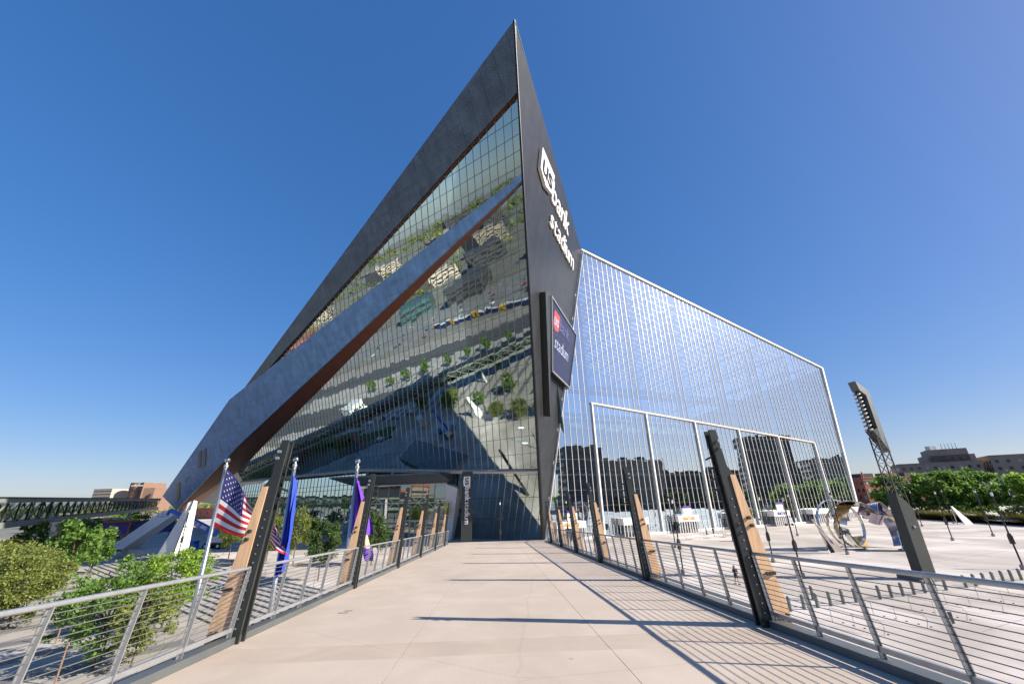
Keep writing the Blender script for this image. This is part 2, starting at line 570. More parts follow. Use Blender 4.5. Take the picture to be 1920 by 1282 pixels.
# ------------------------------------------------------------------ ground and plaza
g = MB().poly([(-6000, -6000, -1.81), (6000, -6000, -1.81), (6000, 6000, -1.81), (-6000, 6000, -1.81)]).build('ground', m_ground)
tag(g, kind='structure')
E1 = V((-0.797, 0.604, 0)); EN = V((-0.604, -0.797, 0))      # along and out of the long stadium wall
S0 = V((-43.5, 66.5, 0))                                      # a point of the top step
pa = S0 + E1 * 62; pb = S0 - E1 * 45
plz = [(pb.x, pb.y), (-7.2, -70), (150, -70), (205, 60), (240, 250), (-260, 330), (pa.x - 40, pa.y + 60), (pa.x, pa.y)]
o = MB().prism([(x, y, -1.9) for x, y in reversed(plz)], (0, 0, 1.9)).build('plaza', m_plaza)
tag(o, kind='structure')
# joints of the plaza slabs: shallow saw cuts as thin dark sheets
jt = MB()
for k in range(-14, 26):
    a = V((30, 80, 0.004)) + V((0.917, 0.4, 0)) * (k * 7.5)
    d = V((0.4, -0.917, 0))
    jt.bar(a - d * 30, a + d * 95, 0.035, 0.004)
for k in range(-4, 12):
    a = V((30, 80, 0.004)) + V((0.4, -0.917, 0)) * (k * 7.5)
    d = V((0.917, 0.4, 0))
    jt.bar(a - d * 20, a + d * 150, 0.035, 0.004)
o = jt.build('slab_joints', m_band, loc=(30, 80, 0)); tag(o, kind='structure')
lp = MB().poly([(-7.3, -60, -1.8), (-7.3, 45, -1.8), (-95, 110, -1.8), (-230, 190, -1.8), (-330, 150, -1.8), (-120, 5, -1.8), (-60, -60, -1.8)]).build('lower_plaza', m_plaza2)
tag(lp, kind='structure')
bands = thing('paving_bands', 'dark grey paving bands', 'paving'); del bands['category']; del bands['label']
tag(bands, kind='structure')
for k in range(-4, 30):
    a = S0 + EN * 11.5 - E1 * 36 + E1 * (k * 6.2) + V((0, 0, -1.795))
    L = 62 if k < 18 else 50
    n_ = EN
    MB().prism([a, a + E1 * 1.9, a + E1 * 1.9 + n_ * L, a + n_ * L], (0, 0, 0.008)).build('paving_band', m_band, bands)
# wide steps between the two levels
steps = thing('plaza_steps', 'wide concrete steps', 'steps'); del steps['category']; del steps['label']
tag(steps, kind='structure')
for k in range(11):
    z0 = -0.15 * (k + 1)
    a = S0 + EN * (0.8 * k) - E1 * 44; b = S0 + EN * (0.8 * k) + E1 * 40
    MB().prism([a + V((0, 0, -1.9)), b + V((0, 0, -1.9)), b + EN * 0.8 + V((0, 0, -1.9)), a + EN * 0.8 + V((0, 0, -1.9))], (0, 0, 1.9 + z0)).build('step', m_plaza2, steps)
for i, q in enumerate((-14, -5, 4, 13)):
    t = thing('stair_handrail', f'pale steel handrail on the steps, {nd(i)} counted from the bridge', 'handrail', S0 + E1 * q, 'handrails on the wide steps')
    mb = MB()
    p0 = S0 + E1 * q + V((0, 0, 0.9)); p1 = S0 + E1 * q + EN * 9.6 + V((0, 0, -0.9))
    mb.tube(p0, p1, 0.03, n=6).tube(p0 - V((0, 0, .35)), p1 - V((0, 0, .35)), 0.025, n=6)
    mb.build('rail', m_galv, t)
    for k in range(5):
        p = p0.lerp(p1, k / 4)
        MB().tube(p, p - V((0, 0, 1.0)), 0.025, n=6).build('post', m_galv, t)
# roads, lawns and tracks beyond the plaza (they show in the tilted glass)
rd = V((-183, 79, -1.79))
D1 = V((-0.77, 0.638, 0)); D2 = V((-0.638, -0.77, 0))
o = MB().poly([rd - D1 * 260, rd + D1 * 330, rd + D1 * 330 + D2 * 22, rd - D1 * 260 + D2 * 22]).build('road', m_asphalt); tag(o, kind='structure')
o = MB().poly([rd - D1 * 260 + D2 * 24, rd + D1 * 330 + D2 * 24, rd + D1 * 330 + D2 * 44, rd - D1 * 260 + D2 * 44]).build('track_bed', concrete('track_concrete', (0.34, 0.30, 0.26), 0.12, 0.3, 0.3, 0.15)); tag(o, kind='structure')
o = MB().poly([rd - D1 * 260 + D2 * 58, rd + D1 * 330 + D2 * 58, rd + D1 * 330 + D2 * 150, rd - D1 * 260 + D2 * 150]).build('parking_ground', concrete('parking_asphalt', (0.27, 0.26, 0.25), 0.15, 0.1, 0.15, 0.25)); tag(o, kind='structure')
for (x0, y0, x1, y1, w) in ((-191, 172, -140, 128, 9), (-165, 158, -115, 112, 7), (-60, 60, -45, 50, 4)):
    a, b = V((x0, y0, -1.78)), V((x1, y1, -1.78))
    d = (b - a).normalized(); q = V((-d.y, d.x, 0)) * w
    o = MB().prism([a, b, b + q, a + q], (0, 0, 0.06)).build('lawn', m_grass); tag(o, kind='structure')
# street on the left below the skyway
o = MB().poly([(-330, 260, -1.785), (-120, 92, -1.785), (-135, 78, -1.785), (-350, 240, -1.785)]).build('street', m_asphalt); tag(o, kind='structure')
# light rail tracks under the bridge
for i, yy in enumerate((-12, -15)):
    o = MB().box((-60, yy - 0.7, -1.74), (300, .1, .1)).box((-60, yy + .7, -1.74), (300, .1, .1)).build('rail_track', m_steel2); tag(o, kind='structure')

# ------------------------------------------------------------------ footbridge
HV, AV = V((0.99898, 0.04515, 0)), V((-0.04515, 0.99898, 0))


def D(l, s, h=0.0):
    p = HV * l + AV * s
    p.z = 6.6 - 0.0487 * s + h
    return p


DL, DR, S_END = -5.0, 5.28, 46.0
deck = thing('bridge_deck', 'concrete footbridge deck', 'bridge'); del deck['category']; del deck['label']
tag(deck, kind='structure')
lanes = [(-5.0, -1.62), (-1.61, 1.90), (1.91, 5.28)]
cuts = [-14, -6.5, 8.05, 9.05, 46]
for a, b in lanes:
    for s0, s1, mm in ((-14, 8.05, m_deck), (8.05, 8.95, m_deckband), (8.95, 27.4, m_deck), (27.415, 46, m_deck)):
        g_ = 0.003 if mm is m_deckband else 0
        MB().prism([D(a, s0, -.25), D(b, s0, -.25), D(b, s1, -.25), D(a, s1, -.25)], (0, 0, .25 - g_)).build('deck_slab', mm, deck)
MB().prism([D(-5.0, -14, -.95), D(5.28, -14, -.95), D(5.28, 46, -.95), D(-5.0, 46, -.95)], (0, 0, .69)).build('deck_girder', m_steel2, deck)
for sgn, e in ((-1, DL), (1, DR)):
    MB().prism([D(e + sgn * .005, -14, -.9), D(e + sgn * .005, -14, .12), D(e + sgn * .28, -14, .12), D(e + sgn * .28, -14, -.9)], D(0, 46) - D(0, -14)).build('edge_beam', m_steel2, deck)
for i, s in enumerate((2, 22, 40)):
    for l in (-3, 3):
        MB().tube(V((*D(l, s).xy, -1.8)), D(l, s, -.9), 0.55, n=16).build('bridge_pier', m_concw, deck, smooth=False)
# landing ramp down to the plaza
r0, r1 = D(-5.2, 46.02), D(5.4, 46.02)
q0, q1 = V((-7.8, 79, 0.02)), V((3.0, 79, 0.02))
MB().faces([r0, r1, q1, q0, r0 - V((0, 0, 4.3)), r1 - V((0, 0, 4.3)), q1 - V((0, 0, .1)), q0 - V((0, 0, .1))], [(0, 1, 2, 3), (0, 4, 5, 1), (1, 5, 6, 2), (2, 6, 7, 3), (3, 7, 4, 0), (7, 6, 5, 4)]).build('landing_ramp', m_plaza, deck)
MB().prism([D(-5.0, 45.6, .004), D(5.2, 45.6, .004), D(5.2, 46.0, .004), D(-5.0, 46.0, .004)], (0, 0, .16)).build('end_curb', m_plaza, deck)

# masts: timber blade bolted to a dark steel spine
MS_R = [9.15, 15.85, 22.6, 29.3, 36.0, 42.7]
MS_L = [9.45, 16.3, 23.0, 29.5, 36.2, 42.6]


def mast(sgn, s, label):
    e = 5.33 if sgn > 0 else 5.13
    base = D(sgn * e, s, -.3)
    t = thing('bridge_mast', label, 'mast', base, 'timber and steel masts along the footbridge')
    def P(l, h, ds=0.0): return D(sgn * (e + l), s + ds, h)
    for ds in (-.13, .07):
        mb = MB()
        mb.prism([P(-.16, -.3, ds), P(.06, -.3, ds), P(-.20, 2.72, ds), P(-.08, 2.72, ds), P(-.11, 2.84, ds), P(-.22, 3.0, ds), P(-.31, 3.80, ds), P(-.47, 3.80, ds)], AV * .05)
        mb.build('spine_plate', m_steel, t)
    MB().prism([P(-.08, -.3, -.08), P(-.02, -.3, -.08), P(-.36, 3.72, -.08), P(-.42, 3.72, -.08)], AV * .15).build('spine_web', m_steel, t)
    # steel shoe where the blade ends
    # timber blade: broad at the foot, narrow at the top
    MB().prism([P(.045, -.1, -.15), P(.44, -.1, -.15), P(.40, .30, -.15), P(-.085, 2.82, -.15), P(-.205, 2.82, -.15)], AV * .30).build('timber_blade', m_timber, t)
    for k in range(4):
        h = 2.62 + k * .22
        l0 = -.32 - (h - 2.0) * .07
        a = P(l0 + .08, h, 0); b = P(l0 - .20, h - .12, 0)
        MB().bar(a, b, .035, .05, up=AV).build('light_fin', m_steel, t)
    for h, l in ((3.40, -.31), (3.54, -.33), (1.95, -.02), (1.80, .01), (.92, .12), (.92, .19), (.92, .26), (.10, .14), (.10, .24), (.10, .34), (.2, .13), (.2, .23), (.2, .33)):
        big = h > 1.5
        MB().tube(P(l, h, -.22 if big else -.195), P(l, h, -.15), .036 if big else .03, n=8).build('bolt', m_galv if h > 3 else m_steel, t)
    for k in range(14):
        h = .25 + k * .16
        MB().tube(P(-.07 - h * .085, h, -.143), P(-.07 - h * .085, h, -.125), .014, n=6).build('rivet', m_galv, t)
    return t


for sgn, ms, side in ((1, MS_R, 'right'), (-1, MS_L, 'left')):
    for i, s in enumerate(ms):
        lab = ('nearest' if i == 0 else nd(i) + ' from the viewer of the') if True else ''
        mast(sgn, s, f'timber blade mast with dark steel spine, {"nearest" if i == 0 else nd(i) + " nearest"} on the {side} edge of the footbridge')


def railing(sgn, s0, s1, n, label):
    e = 5.40 if sgn > 0 else 5.13
    base = D(sgn * e, s0, .12)
    t = thing('railing_section', label, 'railing', base, 'cable railing sections of the footbridge')
    def P(l, h, s): return D(sgn * (e - l), s, h)
    H = 1.28
    lean = .16
    MB().tube(P(lean, H, s0), P(lean, H, s1), .032, n=10).build('top_rail', m_rail, t, smooth=False)
    MB().bar(P(.02, .24, s0), P(.02, .24, s1), .05, .07).build('bottom_rail', m_rail, t)
    for k in range(n):
        s = s0 + (s1 - s0) * (k / (n - 1) if n > 1 else 0)
        mb = MB()
        mb.prism([P(-.03, .1, s - .008), P(.05, .1, s - .008), P(lean + .03, H - .02, s - .008), P(lean - .03, H - .02, s - .008)], AV * .016)
        mb.prism([P(-.03, .1, s - .03), P(-.018, .1, s - .03), P(lean - .018, H - .02, s - .03), P(lean - .03, H - .02, s - .03)], AV * .06)
        mb.build('post', m_rail, t)
    for k in range(11):
        f = (k + .9) / 12.0
        h = .24 + (H - .24) * f
        l = lean * f + .01
        MB().tube(P(l, h, s0), P(l, h, s1), .0065, n=5).build('cable', m_cable, t)
    return t


for sgn, ms, side in ((1, MS_R, 'right'), (-1, MS_L, 'left')):
    st = [3.0 if sgn > 0 else 2.8] + [s + .16 for s in ms]
    en = [s - .16 for s in ms] + [45.7]
    for i, (a, b) in enumerate(zip(st, en)):
        n = max(2, int(round((b - a) / 1.3)) + 1)
        where = f'closest to the viewer on the {side} edge of the footbridge' if i == 0 else f'just beyond the {"nearest" if i == 1 else nd(i - 1) + " nearest"} mast on the {side} edge'
        railing(sgn, a, b, n, f'galvanised cable railing section {where}')

# dark flecks and drain slots on the deck
for i, (l, s, w) in enumerate(((-3.9, 12.0, .26), (-3.85, 12.25, .2), (.25, 10.6, .16))):
    MB().box(D(l, s, .002), (w, .06, .004)).build('deck_scuff', m_steel2, deck)

# ------------------------------------------------------------------ stadium
ST = thing('stadium', 'huge angular dark metal and glass stadium with a sharp prow pointing skyward', 'stadium', (5.5, 92.7, 0))
Bp = V((5.49, 92.67, 0.3)); Cp = V((21.18, 99.51, 76.15)); Tp = V((1.92, 45.38, 88.86))
Dp = V((112.43, 139.3, 50.03))
e2 = (Tp - Bp).normalized()
e1b = V((-math.cos(R(34.5)), math.sin(R(34.5)), 0)); nb = V((-0.514, -0.7479, -0.4201))
e1g = V((-math.cos(R(37.2)), math.sin(R(37.2)), 0)); ng = V((-0.5514, -0.7264, -0.4102))
Og = V((5.821, 93.106, 0.546))
fn = (Cp - Bp).cross(Tp - Bp).normalized()


def Gp(a, b, off=0.0): return Og + e1g * a + e2 * b + ng * off
def Bd(a, b, off=0.0): return Bp + e1b * a + e2 * b + nb * off


# prow metal face (triangle T, C, B), a slab 1.5 m thick
ba = Bp + V((0, 0, -.3))
MB().prism([Tp, ba, Cp], -fn * .35).build('prow_face', m_face, ST)
MB().tube(Bp - V((0, 0, .3)) + nb * .05, Tp + nb * .02, .42, .05, 6).build('prow_edge_trim', m_black, ST)
# pale trim between prow face and glass wall
MB().bar(Bp + fn * .12 + V((.3, 0, 0)), Cp + fn * .12 + V((.3, 0, 0)), .22, .35, up=fn).build('face_edge_trim', m_white, ST)
# upper metal band and lower metal band (front faces on one plane, 1.6 m deep)
ub = [Bd(0, 100.46), Bd(.24, 88.38), Bd(104.04, 55.51), Bd(118.86, 53.1)]
MB().prism([ub[0], ub[1], ub[2], ub[3]], -nb * 0.5).build('upper_metal_band', m_zband, ST)
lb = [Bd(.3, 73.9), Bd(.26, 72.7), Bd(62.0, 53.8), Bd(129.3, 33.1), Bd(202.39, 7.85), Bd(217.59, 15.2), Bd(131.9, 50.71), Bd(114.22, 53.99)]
MB().prism(lb, -nb * 0.5).build('lower_metal_band', m_zskylit, ST)
# soffits: from the band's lower edge back to the glass line
MB().prism([Bd(.24, 88.38, -.02), Bd(104.04, 55.51, -.02), Bd(104.04, 55.51, -1.2), Bd(.24, 88.38, -1.2)], e2 * .3).build('upper_soffit', m_soffit, ST)
sof = [Bd(.26, 72.7, -.5), Bd(62.0, 53.8, -.5), Bd(129.3, 33.1, -.5), Bd(202.39, 7.85, -.5)]
sog = [Gp(.45, 72.3, -.2), Gp(74.12, 48.6, -.2), Gp(152.3, 24.0, -.2), Gp(221.5, 6.35, -.2)]
mb = MB()
for i in range(3):
    mb.prism([sof[i], sof[i + 1], sog[i + 1], sog[i]], V((0, 0, .35)))
mb.build('lower_soffit', m_soffit, ST)
# dark vents in the lower band
for (a0, b0, da, db) in ((158, 34.5, 3.2, 7.5), (163, 34.0, 3.2, 7.5), (165, 29.6, 1.4, 2.2), (181, 23.6, 1.4, 2.4), (192, 21.5, 4.0, 8.5), (195, 14.3, 1.2, 2.0)):
    q = [Bd(a0, b0, .02), Bd(a0 + da, b0 - .6, .02), Bd(a0 + da + 3.2, b0 - db, .02), Bd(a0 + 3.2, b0 - db + .6, .02)]
    MB().prism(q, nb * .15).build('wall_vent', m_steel2, ST)
# roof behind the bands up to the ridge
ridge_far = Cp + V((-100, 130, -14))
MB().prism([Tp - nb * .3, ub[3] - nb * .3, lb[6] - nb * .6, ridge_far, Cp + V((-.6, .4, 0))], (0, 0, -.6)).build('metal_roof', m_zband, ST)
MB().prism([lb[6] - nb * .6, lb[5] - nb * .6, V((-175, 260, 9)), ridge_far], (0, 0, -.6)).build('rear_roof', m_zband, ST)


# --- tilted glass of the long wall
def clip(poly, a0, a1, b0, b1, skew=0.0):
    """clip polygon in (a,b) to one cell."""
    def cut(P, f):
        out = []
        for i in range(len(P)):
            p, q = P[i], P[(i + 1) % len(P)]
            fp, fq = f(p), f(q)
            if fp >= 0: out.append(p)
            if (fp >= 0) != (fq >= 0):
                t = fp / (fp - fq)
                out.append((p[0] + (q[0] - p[0]) * t, p[1] + (q[1] - p[1]) * t))
        return out
    A = lambda p: p[0] - skew * p[1]
    for f in (lambda p: A(p) - a0, lambda p: a1 - A(p), lambda p: p[1] - b0, lambda p: b1 - p[1]):
        poly = cut(poly, f)
        if len(poly) < 3: return []
    return poly


def area(P):
    return abs(sum(P[i][0] * P[(i + 1) % len(P)][1] - P[(i + 1) % len(P)][0] * P[i][1] for i in range(len(P)))) / 2


def glass_field(name, regions, wa, wb, m, skew=0.0, most=140, mull=(.065, .1), tilt=.0018, trans=(.05, .07), G=None):
    G = G or Gp
    part = bpy.data.objects.new(name, None)
    COL.objects.link(part); part.parent = ST; WL[part] = WL[ST]
    cells = []
    amax = max(p[0] for rg in regions for p in rg) + 5; bmax = max(p[1] for rg in regions for p in rg)
    amin = min(p[0] - skew * p[1] for rg in regions for p in rg); bmin = min(p[1] for rg in regions for p in rg)
    na, nb_ = int((amax - amin) / wa) + 2, int((bmax - bmin) / wb) + 2
    for rg in regions:
        for i in range(na):
            for j in range(nb_):
                a0, b0 = amin + i * wa, bmin + j * wb
                P = clip(rg, a0, a0 + wa, b0, b0 + wb, skew)
                if P and area(P) > .25:
                    cells.append((P, a0, b0))
    cells.sort(key=lambda c: (G(*c[0][0]) - V((0, 0, 8.6))).length / max(.4, area(c[0])) ** .5)
    rest = MB()
    for k, (P, a0, b0) in enumerate(cells):
        ca = sum(p[0] for p in P) / len(P); cb = sum(p[1] for p in P) / len(P)
        ta, tb = random.gauss(0, tilt), random.gauss(0, tilt)
        pts = [G(p[0], p[1], (p[0] - ca) * ta + (p[1] - cb) * tb) for p in P]
        if k < most:
            MB().poly(pts).build('pane', m, part)
        else:
            rest.poly(pts)
    if rest.f:
        tag(rest.build('distant_panes', m, part), kind='stuff')
    for rg in regions:
        for i in range(1, na):
            a0 = amin + i * wa
            P = clip(rg, a0 - .01, a0 + .01, -500, 500, skew)
            if P:
                lo = min(P, key=lambda p: p[1]); hi = max(P, key=lambda p: p[1])
                if hi[1] - lo[1] > .6:
                    MB().bar(G(*lo, .05), G(*hi, .05), mull[0], mull[1], up=ng).build('mullion', m_mull2 if mull[0] < .1 else m_mull, part)
        for j in range(1, nb_):
            b0 = bmin + j * wb
            P = clip(rg, -500, 500, b0 - .01, b0 + .01)
            if P:
                lo = min(P, key=lambda p: p[0]); hi = max(P, key=lambda p: p[0])
                if hi[0] - lo[0] > .6:
                    MB().bar(G(*lo, .02), G(*hi, .02), trans[0], trans[1], up=ng).build('transom', m_black, part)
    return part


glass_field('upper_glass', [[(.35, 88.2), (.45, 74.0), (107, 55.4)]], 1.95, 2.9, g_left, most=90, G=lambda a, b, o=0.0: Bd(a, b, o - .75))
glass_field('main_glass', [[(.5, 72.9), (.72, 15.3), (60.9, 19.3), (74.1, 48.6)], [(74.1, 48.6), (60.9, 19.3), (148.8, 19.9), (152.3, 24.0)]], 1.95, 3.75, g_left, most=170)
glass_field('podium_glass', [[(.7, 14.7), (.4, -.6), (27.0, -.6), (23.4, 15.9)]], 2.0, 5.0, g_left, skew=-.22, most=60, mull=(.08, .1))
# podium beam along the foot of the tilted glass
for p, q in (((.3, 15.0), (24.5, 16.4)), ((24.5, 16.4), (60.9, 19.1)), ((60.9, 19.1), (149, 19.7))):
    MB().bar(Gp(*p, .25), Gp(*q, .25), .5, .9, up=ng).build('podium_beam', m_tan, ST)
# vertical podium glass further along, under the overhang
part = bpy.data.objects.new('lower_podium_glass', None); COL.objects.link(part); part.parent = ST; WL[part] = WL[ST]
pA, pB = Gp(27.5, 15.9), Gp(60.9, 18.6); pC = Gp(148, 19.2)
vg = [(V((pB.x, pB.y, 0)), V((pC.x, pC.y, 0)))]
for a, b in vg:
    L = (b - a).length; d = (b - a) / L; nn = V((d.y, -d.x, 0)); nn = nn if nn.y < 0 else -nn
    n_ = int(L / 2.2)
    for i in range(n_):
        for j in range(4):
            t0, t1 = L * i / n_, L * (i + 1) / n_
            z0, z1 = j * 4.1, (j + 1) * 4.1
            w = random.gauss(0, .01); w2 = random.gauss(0, .02)
            pts = [a + d * t0 + V((0, 0, z0)), a + d * t1 + V((0, 0, z0)) + nn * w, a + d * t1 + V((0, 0, z1)) + nn * (w + w2), a + d * t0 + V((0, 0, z1)) + nn * w2]
            MB().poly(pts).build('pane', g_left, part) if i < 26 else None
        MB().bar(a + d * t0 + nn * .05, a + d * t0 + nn * .05 + V((0, 0, 16.4)), .09, .12, up=nn).build('mullion', m_mull2, part)
    MB().poly([a + d * (L * 26 / n_), b, b + V((0, 0, 16.4)), a + d * (L * 26 / n_) + V((0, 0, 16.4))]).build('distant_panes', g_left, part)
    for z in (4.1, 8.2, 12.3, 13.6):
        MB().bar(a + nn * .03 + V((0, 0, z)), b + nn * .03 + V((0, 0, z)), .1, .12).build('transom', m_black, part)
# interior behind the tilted glass
mb = MB()
mb.poly([Gp(-1, -1, -14), Gp(150, -1, -14), Gp(150, 26, -14), Gp(70, 52, -14), Gp(8, 76, -14)])
mb.build('interior_back_wall', m_intd, ST)
MB().prism([Bd(2.5, 86, -7), Bd(3.5, 74.5, -7), Bd(100, 57.2, -7)], -nb * .3).build('upper_dark_backing', m_intd, ST)  # dark backing added to stop light showing through the upper glass
for b0, a1 in ((4.5, 26), (9.5, 24), (20.5, 130), (27, 118), (34, 100), (41.5, 82), (49, 62), (56, 42), (63, 20)):
    lo = 7.5 + b0 * .03
    MB().prism([Gp(lo, b0, -3), Gp(a1, b0, -3), Gp(a1, b0, -13.5), Gp(lo, b0, -13.5)], (0, 0, .5)).build('interior_floor', m_slab, ST)
for i in range(9):
    a = 6 + i * 13
    MB().tube(Gp(a, 0, -7), Gp(a, min(70 - a * .42, 66), -7), .45, n=8).build('interior_column', m_intg, ST)
lamp_disc = None
for i in range(16):
    a = 9 + (i % 8) * 9.5 + random.uniform(-2, 2); b = 22.5 if i < 8 else 19.4
    c = Gp(a, b + random.uniform(-.4, 1.6), -4 - random.uniform(0, 4))
    MB().lathe(c, [(.05, .12), (.62, .1), (.66, 0), (.05, -.02)], 14).build('ceiling_light', emit_mat('disc_light', (0.85, 0.92, 1.0), 7.0), ST)

# --- west glass wall with the five pivoting doors
P0 = V((19.526, 98.789, 0)); GD = V((0.9166, 0.3997, 0)); GN = V((0.3997, -0.9166, 0))


def W(t, z, off=0.0): return P0 + GD * t + GN * off + V((0, 0, z))


def ztop(t): return 76.15 + (t - 1.8) * (50.03 - 76.15) / (101.36 - 1.8)
def tl(z): return -15.6 + (z / 76.15) * 17.4
def tr(z): return 96.2 + z / 50.03 * 5.1


ww = bpy.data.objects.new('west_glass_wall', None); COL.objects.link(ww); ww.parent = ST; WL[ww] = WL[ST]
quad = [(tl(0), 0), (tr(0), 0), (tr(50.03), 50.03), (1.8, 76.15)]
panes = MB(); near = 0
for i in range(-10, 62):
    for j in range(0, 23):
        P = clip(quad, i * 1.68, (i + 1) * 1.68, j * 3.36, (j + 1) * 3.36)
        if P and area(P) > .1:
            ca = sum(p[0] for p in P) / len(P); cb = sum(p[1] for p in P) / len(P)
            ta, tb = random.gauss(0, .0016), random.gauss(0, .0016)
            pts = [W(p[0], p[1], (p[0] - ca) * ta + (p[1] - cb) * tb) for p in P]
            if i < 12 and 1 <= j < 14:
                MB().poly(pts).build('pane', g_right, ww)
            else:
                panes.poly(pts)
tag(panes.build('small_panes', g_right, ww), kind='stuff')
doors_t = [0, 16.8, 33.6, 50.4, 67.2, 84.0]
for i in range(-9, 61):
    t = i * 1.68
    if i % 10 == 0 and 0 <= i <= 50:
        continue
    P = clip(quad, t - .01, t + .01, -1, 500)
    if P:
        lo = min(p[1] for p in P); hi = max(p[1] for p in P)
        MB().bar(W(t, lo, .06), W(t, hi, .06), .09, .08, up=GN).build('mullion', m_mull, ww)
for j in range(1, 23):
    z = j * 3.36
    a, b = tl(z), (tr(z) if z < 50 else 1.8 + (76.15 - z) / 26.12 * 99.56)
    if b > a:
        MB().bar(W(a, z, .01), W(b, z, .01), .045, .05, up=GN).build('transom', m_steel2, ww)


def zdoor(t): return 30.4 + t / 84.0 * (23.2 - 30.4)


MB().bar(W(-.3, zdoor(-.3), .25), W(84.3, zdoor(84.3), .25), .45, .5, up=GN).build('door_head_beam', m_tan, ww)
for t in doors_t:
    MB().bar(W(t, 0, .25), W(t, zdoor(t), .25), .36, .5, up=GN).build('door_jamb', m_white, ww)
MB().bar(W(1.6, 76.3, .1), W(101.5, 50.15, .1), .5, .8, up=GN).build('roof_edge', m_white, ww)
MB().bar(W(tr(0), 0, .1), W(101.4, 50.2, .1), .75, .8, up=GN).build('corner_trim', m_white, ww)
# plinth
mb = MB(); mb.bar(W(-15, .25, .2), W(96.5, .25, .2), .4, .5); mb.build('plinth', m_white2, ww)
# interior steel behind the doors
for k, t in enumerate(doors_t + [-10, 93]):
    mb = MB()
    top = ztop(max(t, 2)) - 4 if t > 0 else 62
    top = min(top, 66)
    for off in (-2.0, -4.6):
        mb.bar(W(t + .5, 0, off), W(t + .5, top, off), .45, .45, up=GN)
    n_ = int(top / 3.0)
    for j in range(n_):
        z0, z1 = j * 3.0, (j + 1) * 3.0
        o0, o1 = (-2.0, -4.6) if j % 2 == 0 else (-4.6, -2.0)
        mb.bar(W(t + .5, z0, o0), W(t + .5, z1, o1), .22, .22, up=GD)
        mb.bar(W(t + .5, z1, -2.0), W(t + .5, z1, -4.6), .16, .16)
    mb.build('trussed_column', m_intg, ST)
for z in (7.5, 13.4, 19.5, 26.5, 34.0):
    mb = MB()
    for off in (-2.2, -4.2):
        mb.bar(W(-12, z, off), W(97, z, off), .3, .35)
        mb.bar(W(-12, z + 1.5, off), W(97, z + 1.5, off), .25, .25)
    for i in range(0, 109, 3):
        mb.bar(W(-12 + i, z + (0 if (i // 3) % 2 else 1.5), -2.2), W(-9 + i, z + (1.5 if (i // 3) % 2 else 0), -2.2), .16, .16, up=GN)
    mb.build('interior_girt', m_intg, ST)
for z in (6.0, 12.0, 18.0, 24.5):
    MB().prism([W(-8, z, -10), W(99, z, -10), W(99, z, -30), W(-8, z, -30)], (0, 0, .8)).build('concourse_floor', m_slab, ST)
    for i in range(0, 18):
        MB().bar(W(-6 + i * 6.1, z - 6, -14), W(-6 + i * 6.1, z, -14), .7, .7, up=GN).build('concourse_column', m_slab, ST)
MB().prism([W(-12, 0, -30), W(99, 0, -30), W(99, 34, -34), W(-12, 34, -34)], -GN * .8).build('seating_bowl_wall', m_intd, ST)
# roof trusses seen through the upper glass
for k in range(9):
    t = 4 + k * 11.5
    mb = MB()
    zt = ztop(t) - 1.2
    a0, a1 = W(t, zt, -1.5), W(t, zt - 3, -60)
    b0, b1 = W(t, zt - 5.5, -1.5), W(t, zt - 9, -60)
    mb.bar(a0, a1, .5, .5).bar(b0, b1, .45, .45)
    for i in range(10):
        mb.bar(a0.lerp(a1, i / 10), b0.lerp(b1, (i + 1) / 10), .25, .25)
        mb.bar(b0.lerp(b1, (i + .5) / 10), a0.lerp(a1, (i + .5) / 10), .2, .2)
    mb.build('roof_truss', m_intw, ST)
for i in range(22):
    mb = MB()
    off = -3 - i * 2.6
    mb.bar(W(3, 74.5 - i * .13, off), W(100, 49 - i * .13, off), .18, .22)
    mb.build('roof_purlin', m_intw, ST)
# end wall of the glazed hall
MB().prism([W(96.3, 0, -.6), W(101.2, 49.8, -.6), W(99.5, 42, -70), W(96.3, 0, -70)], GD * .5).build('end_wall', m_zband, ST)

# --- sign on the prow face
ex = V((5.53, 13.78, 0)).normalized(); ex = (ex - fn * ex.dot(fn)).normalized()
ey = fn.cross(ex); ey = ey if ey.z > 0 else -ey
sg = thing('stadium_sign', 'giant white raised lettering with a shield panel on the dark prow', 'sign', (9, 72, 71))
so = V((5.92, 63.02, 71.3))
off = fn * .1
sh = [so + ex * x + ey * y + off for x, y in ((.2, .6), (4.3, -.9), (8.4, .35), (8.7, 5.6), (.0, 5.6))]
MB().prism(sh, fn * .7).build('shield_panel', m_white, sg)
letters('us', sg, so + ex * 1.1 + ey * .7 + fn * .84, ex, ey, 6.6, .12, m_black, bold=.05, gap=.05, width=6.6)
letters('bank', sg, V((9.35, 71.85, 71.25)) + fn * .3, ex, ey, 7.4, .35, m_white, bold=.05, gap=.05, width=14.9)
letters('stadium', sg, V((8.76, 72.91, 65.1)) + fn * .3, ex, ey, 6.4, .35, m_white, bold=.0, gap=.07, width=20.9)
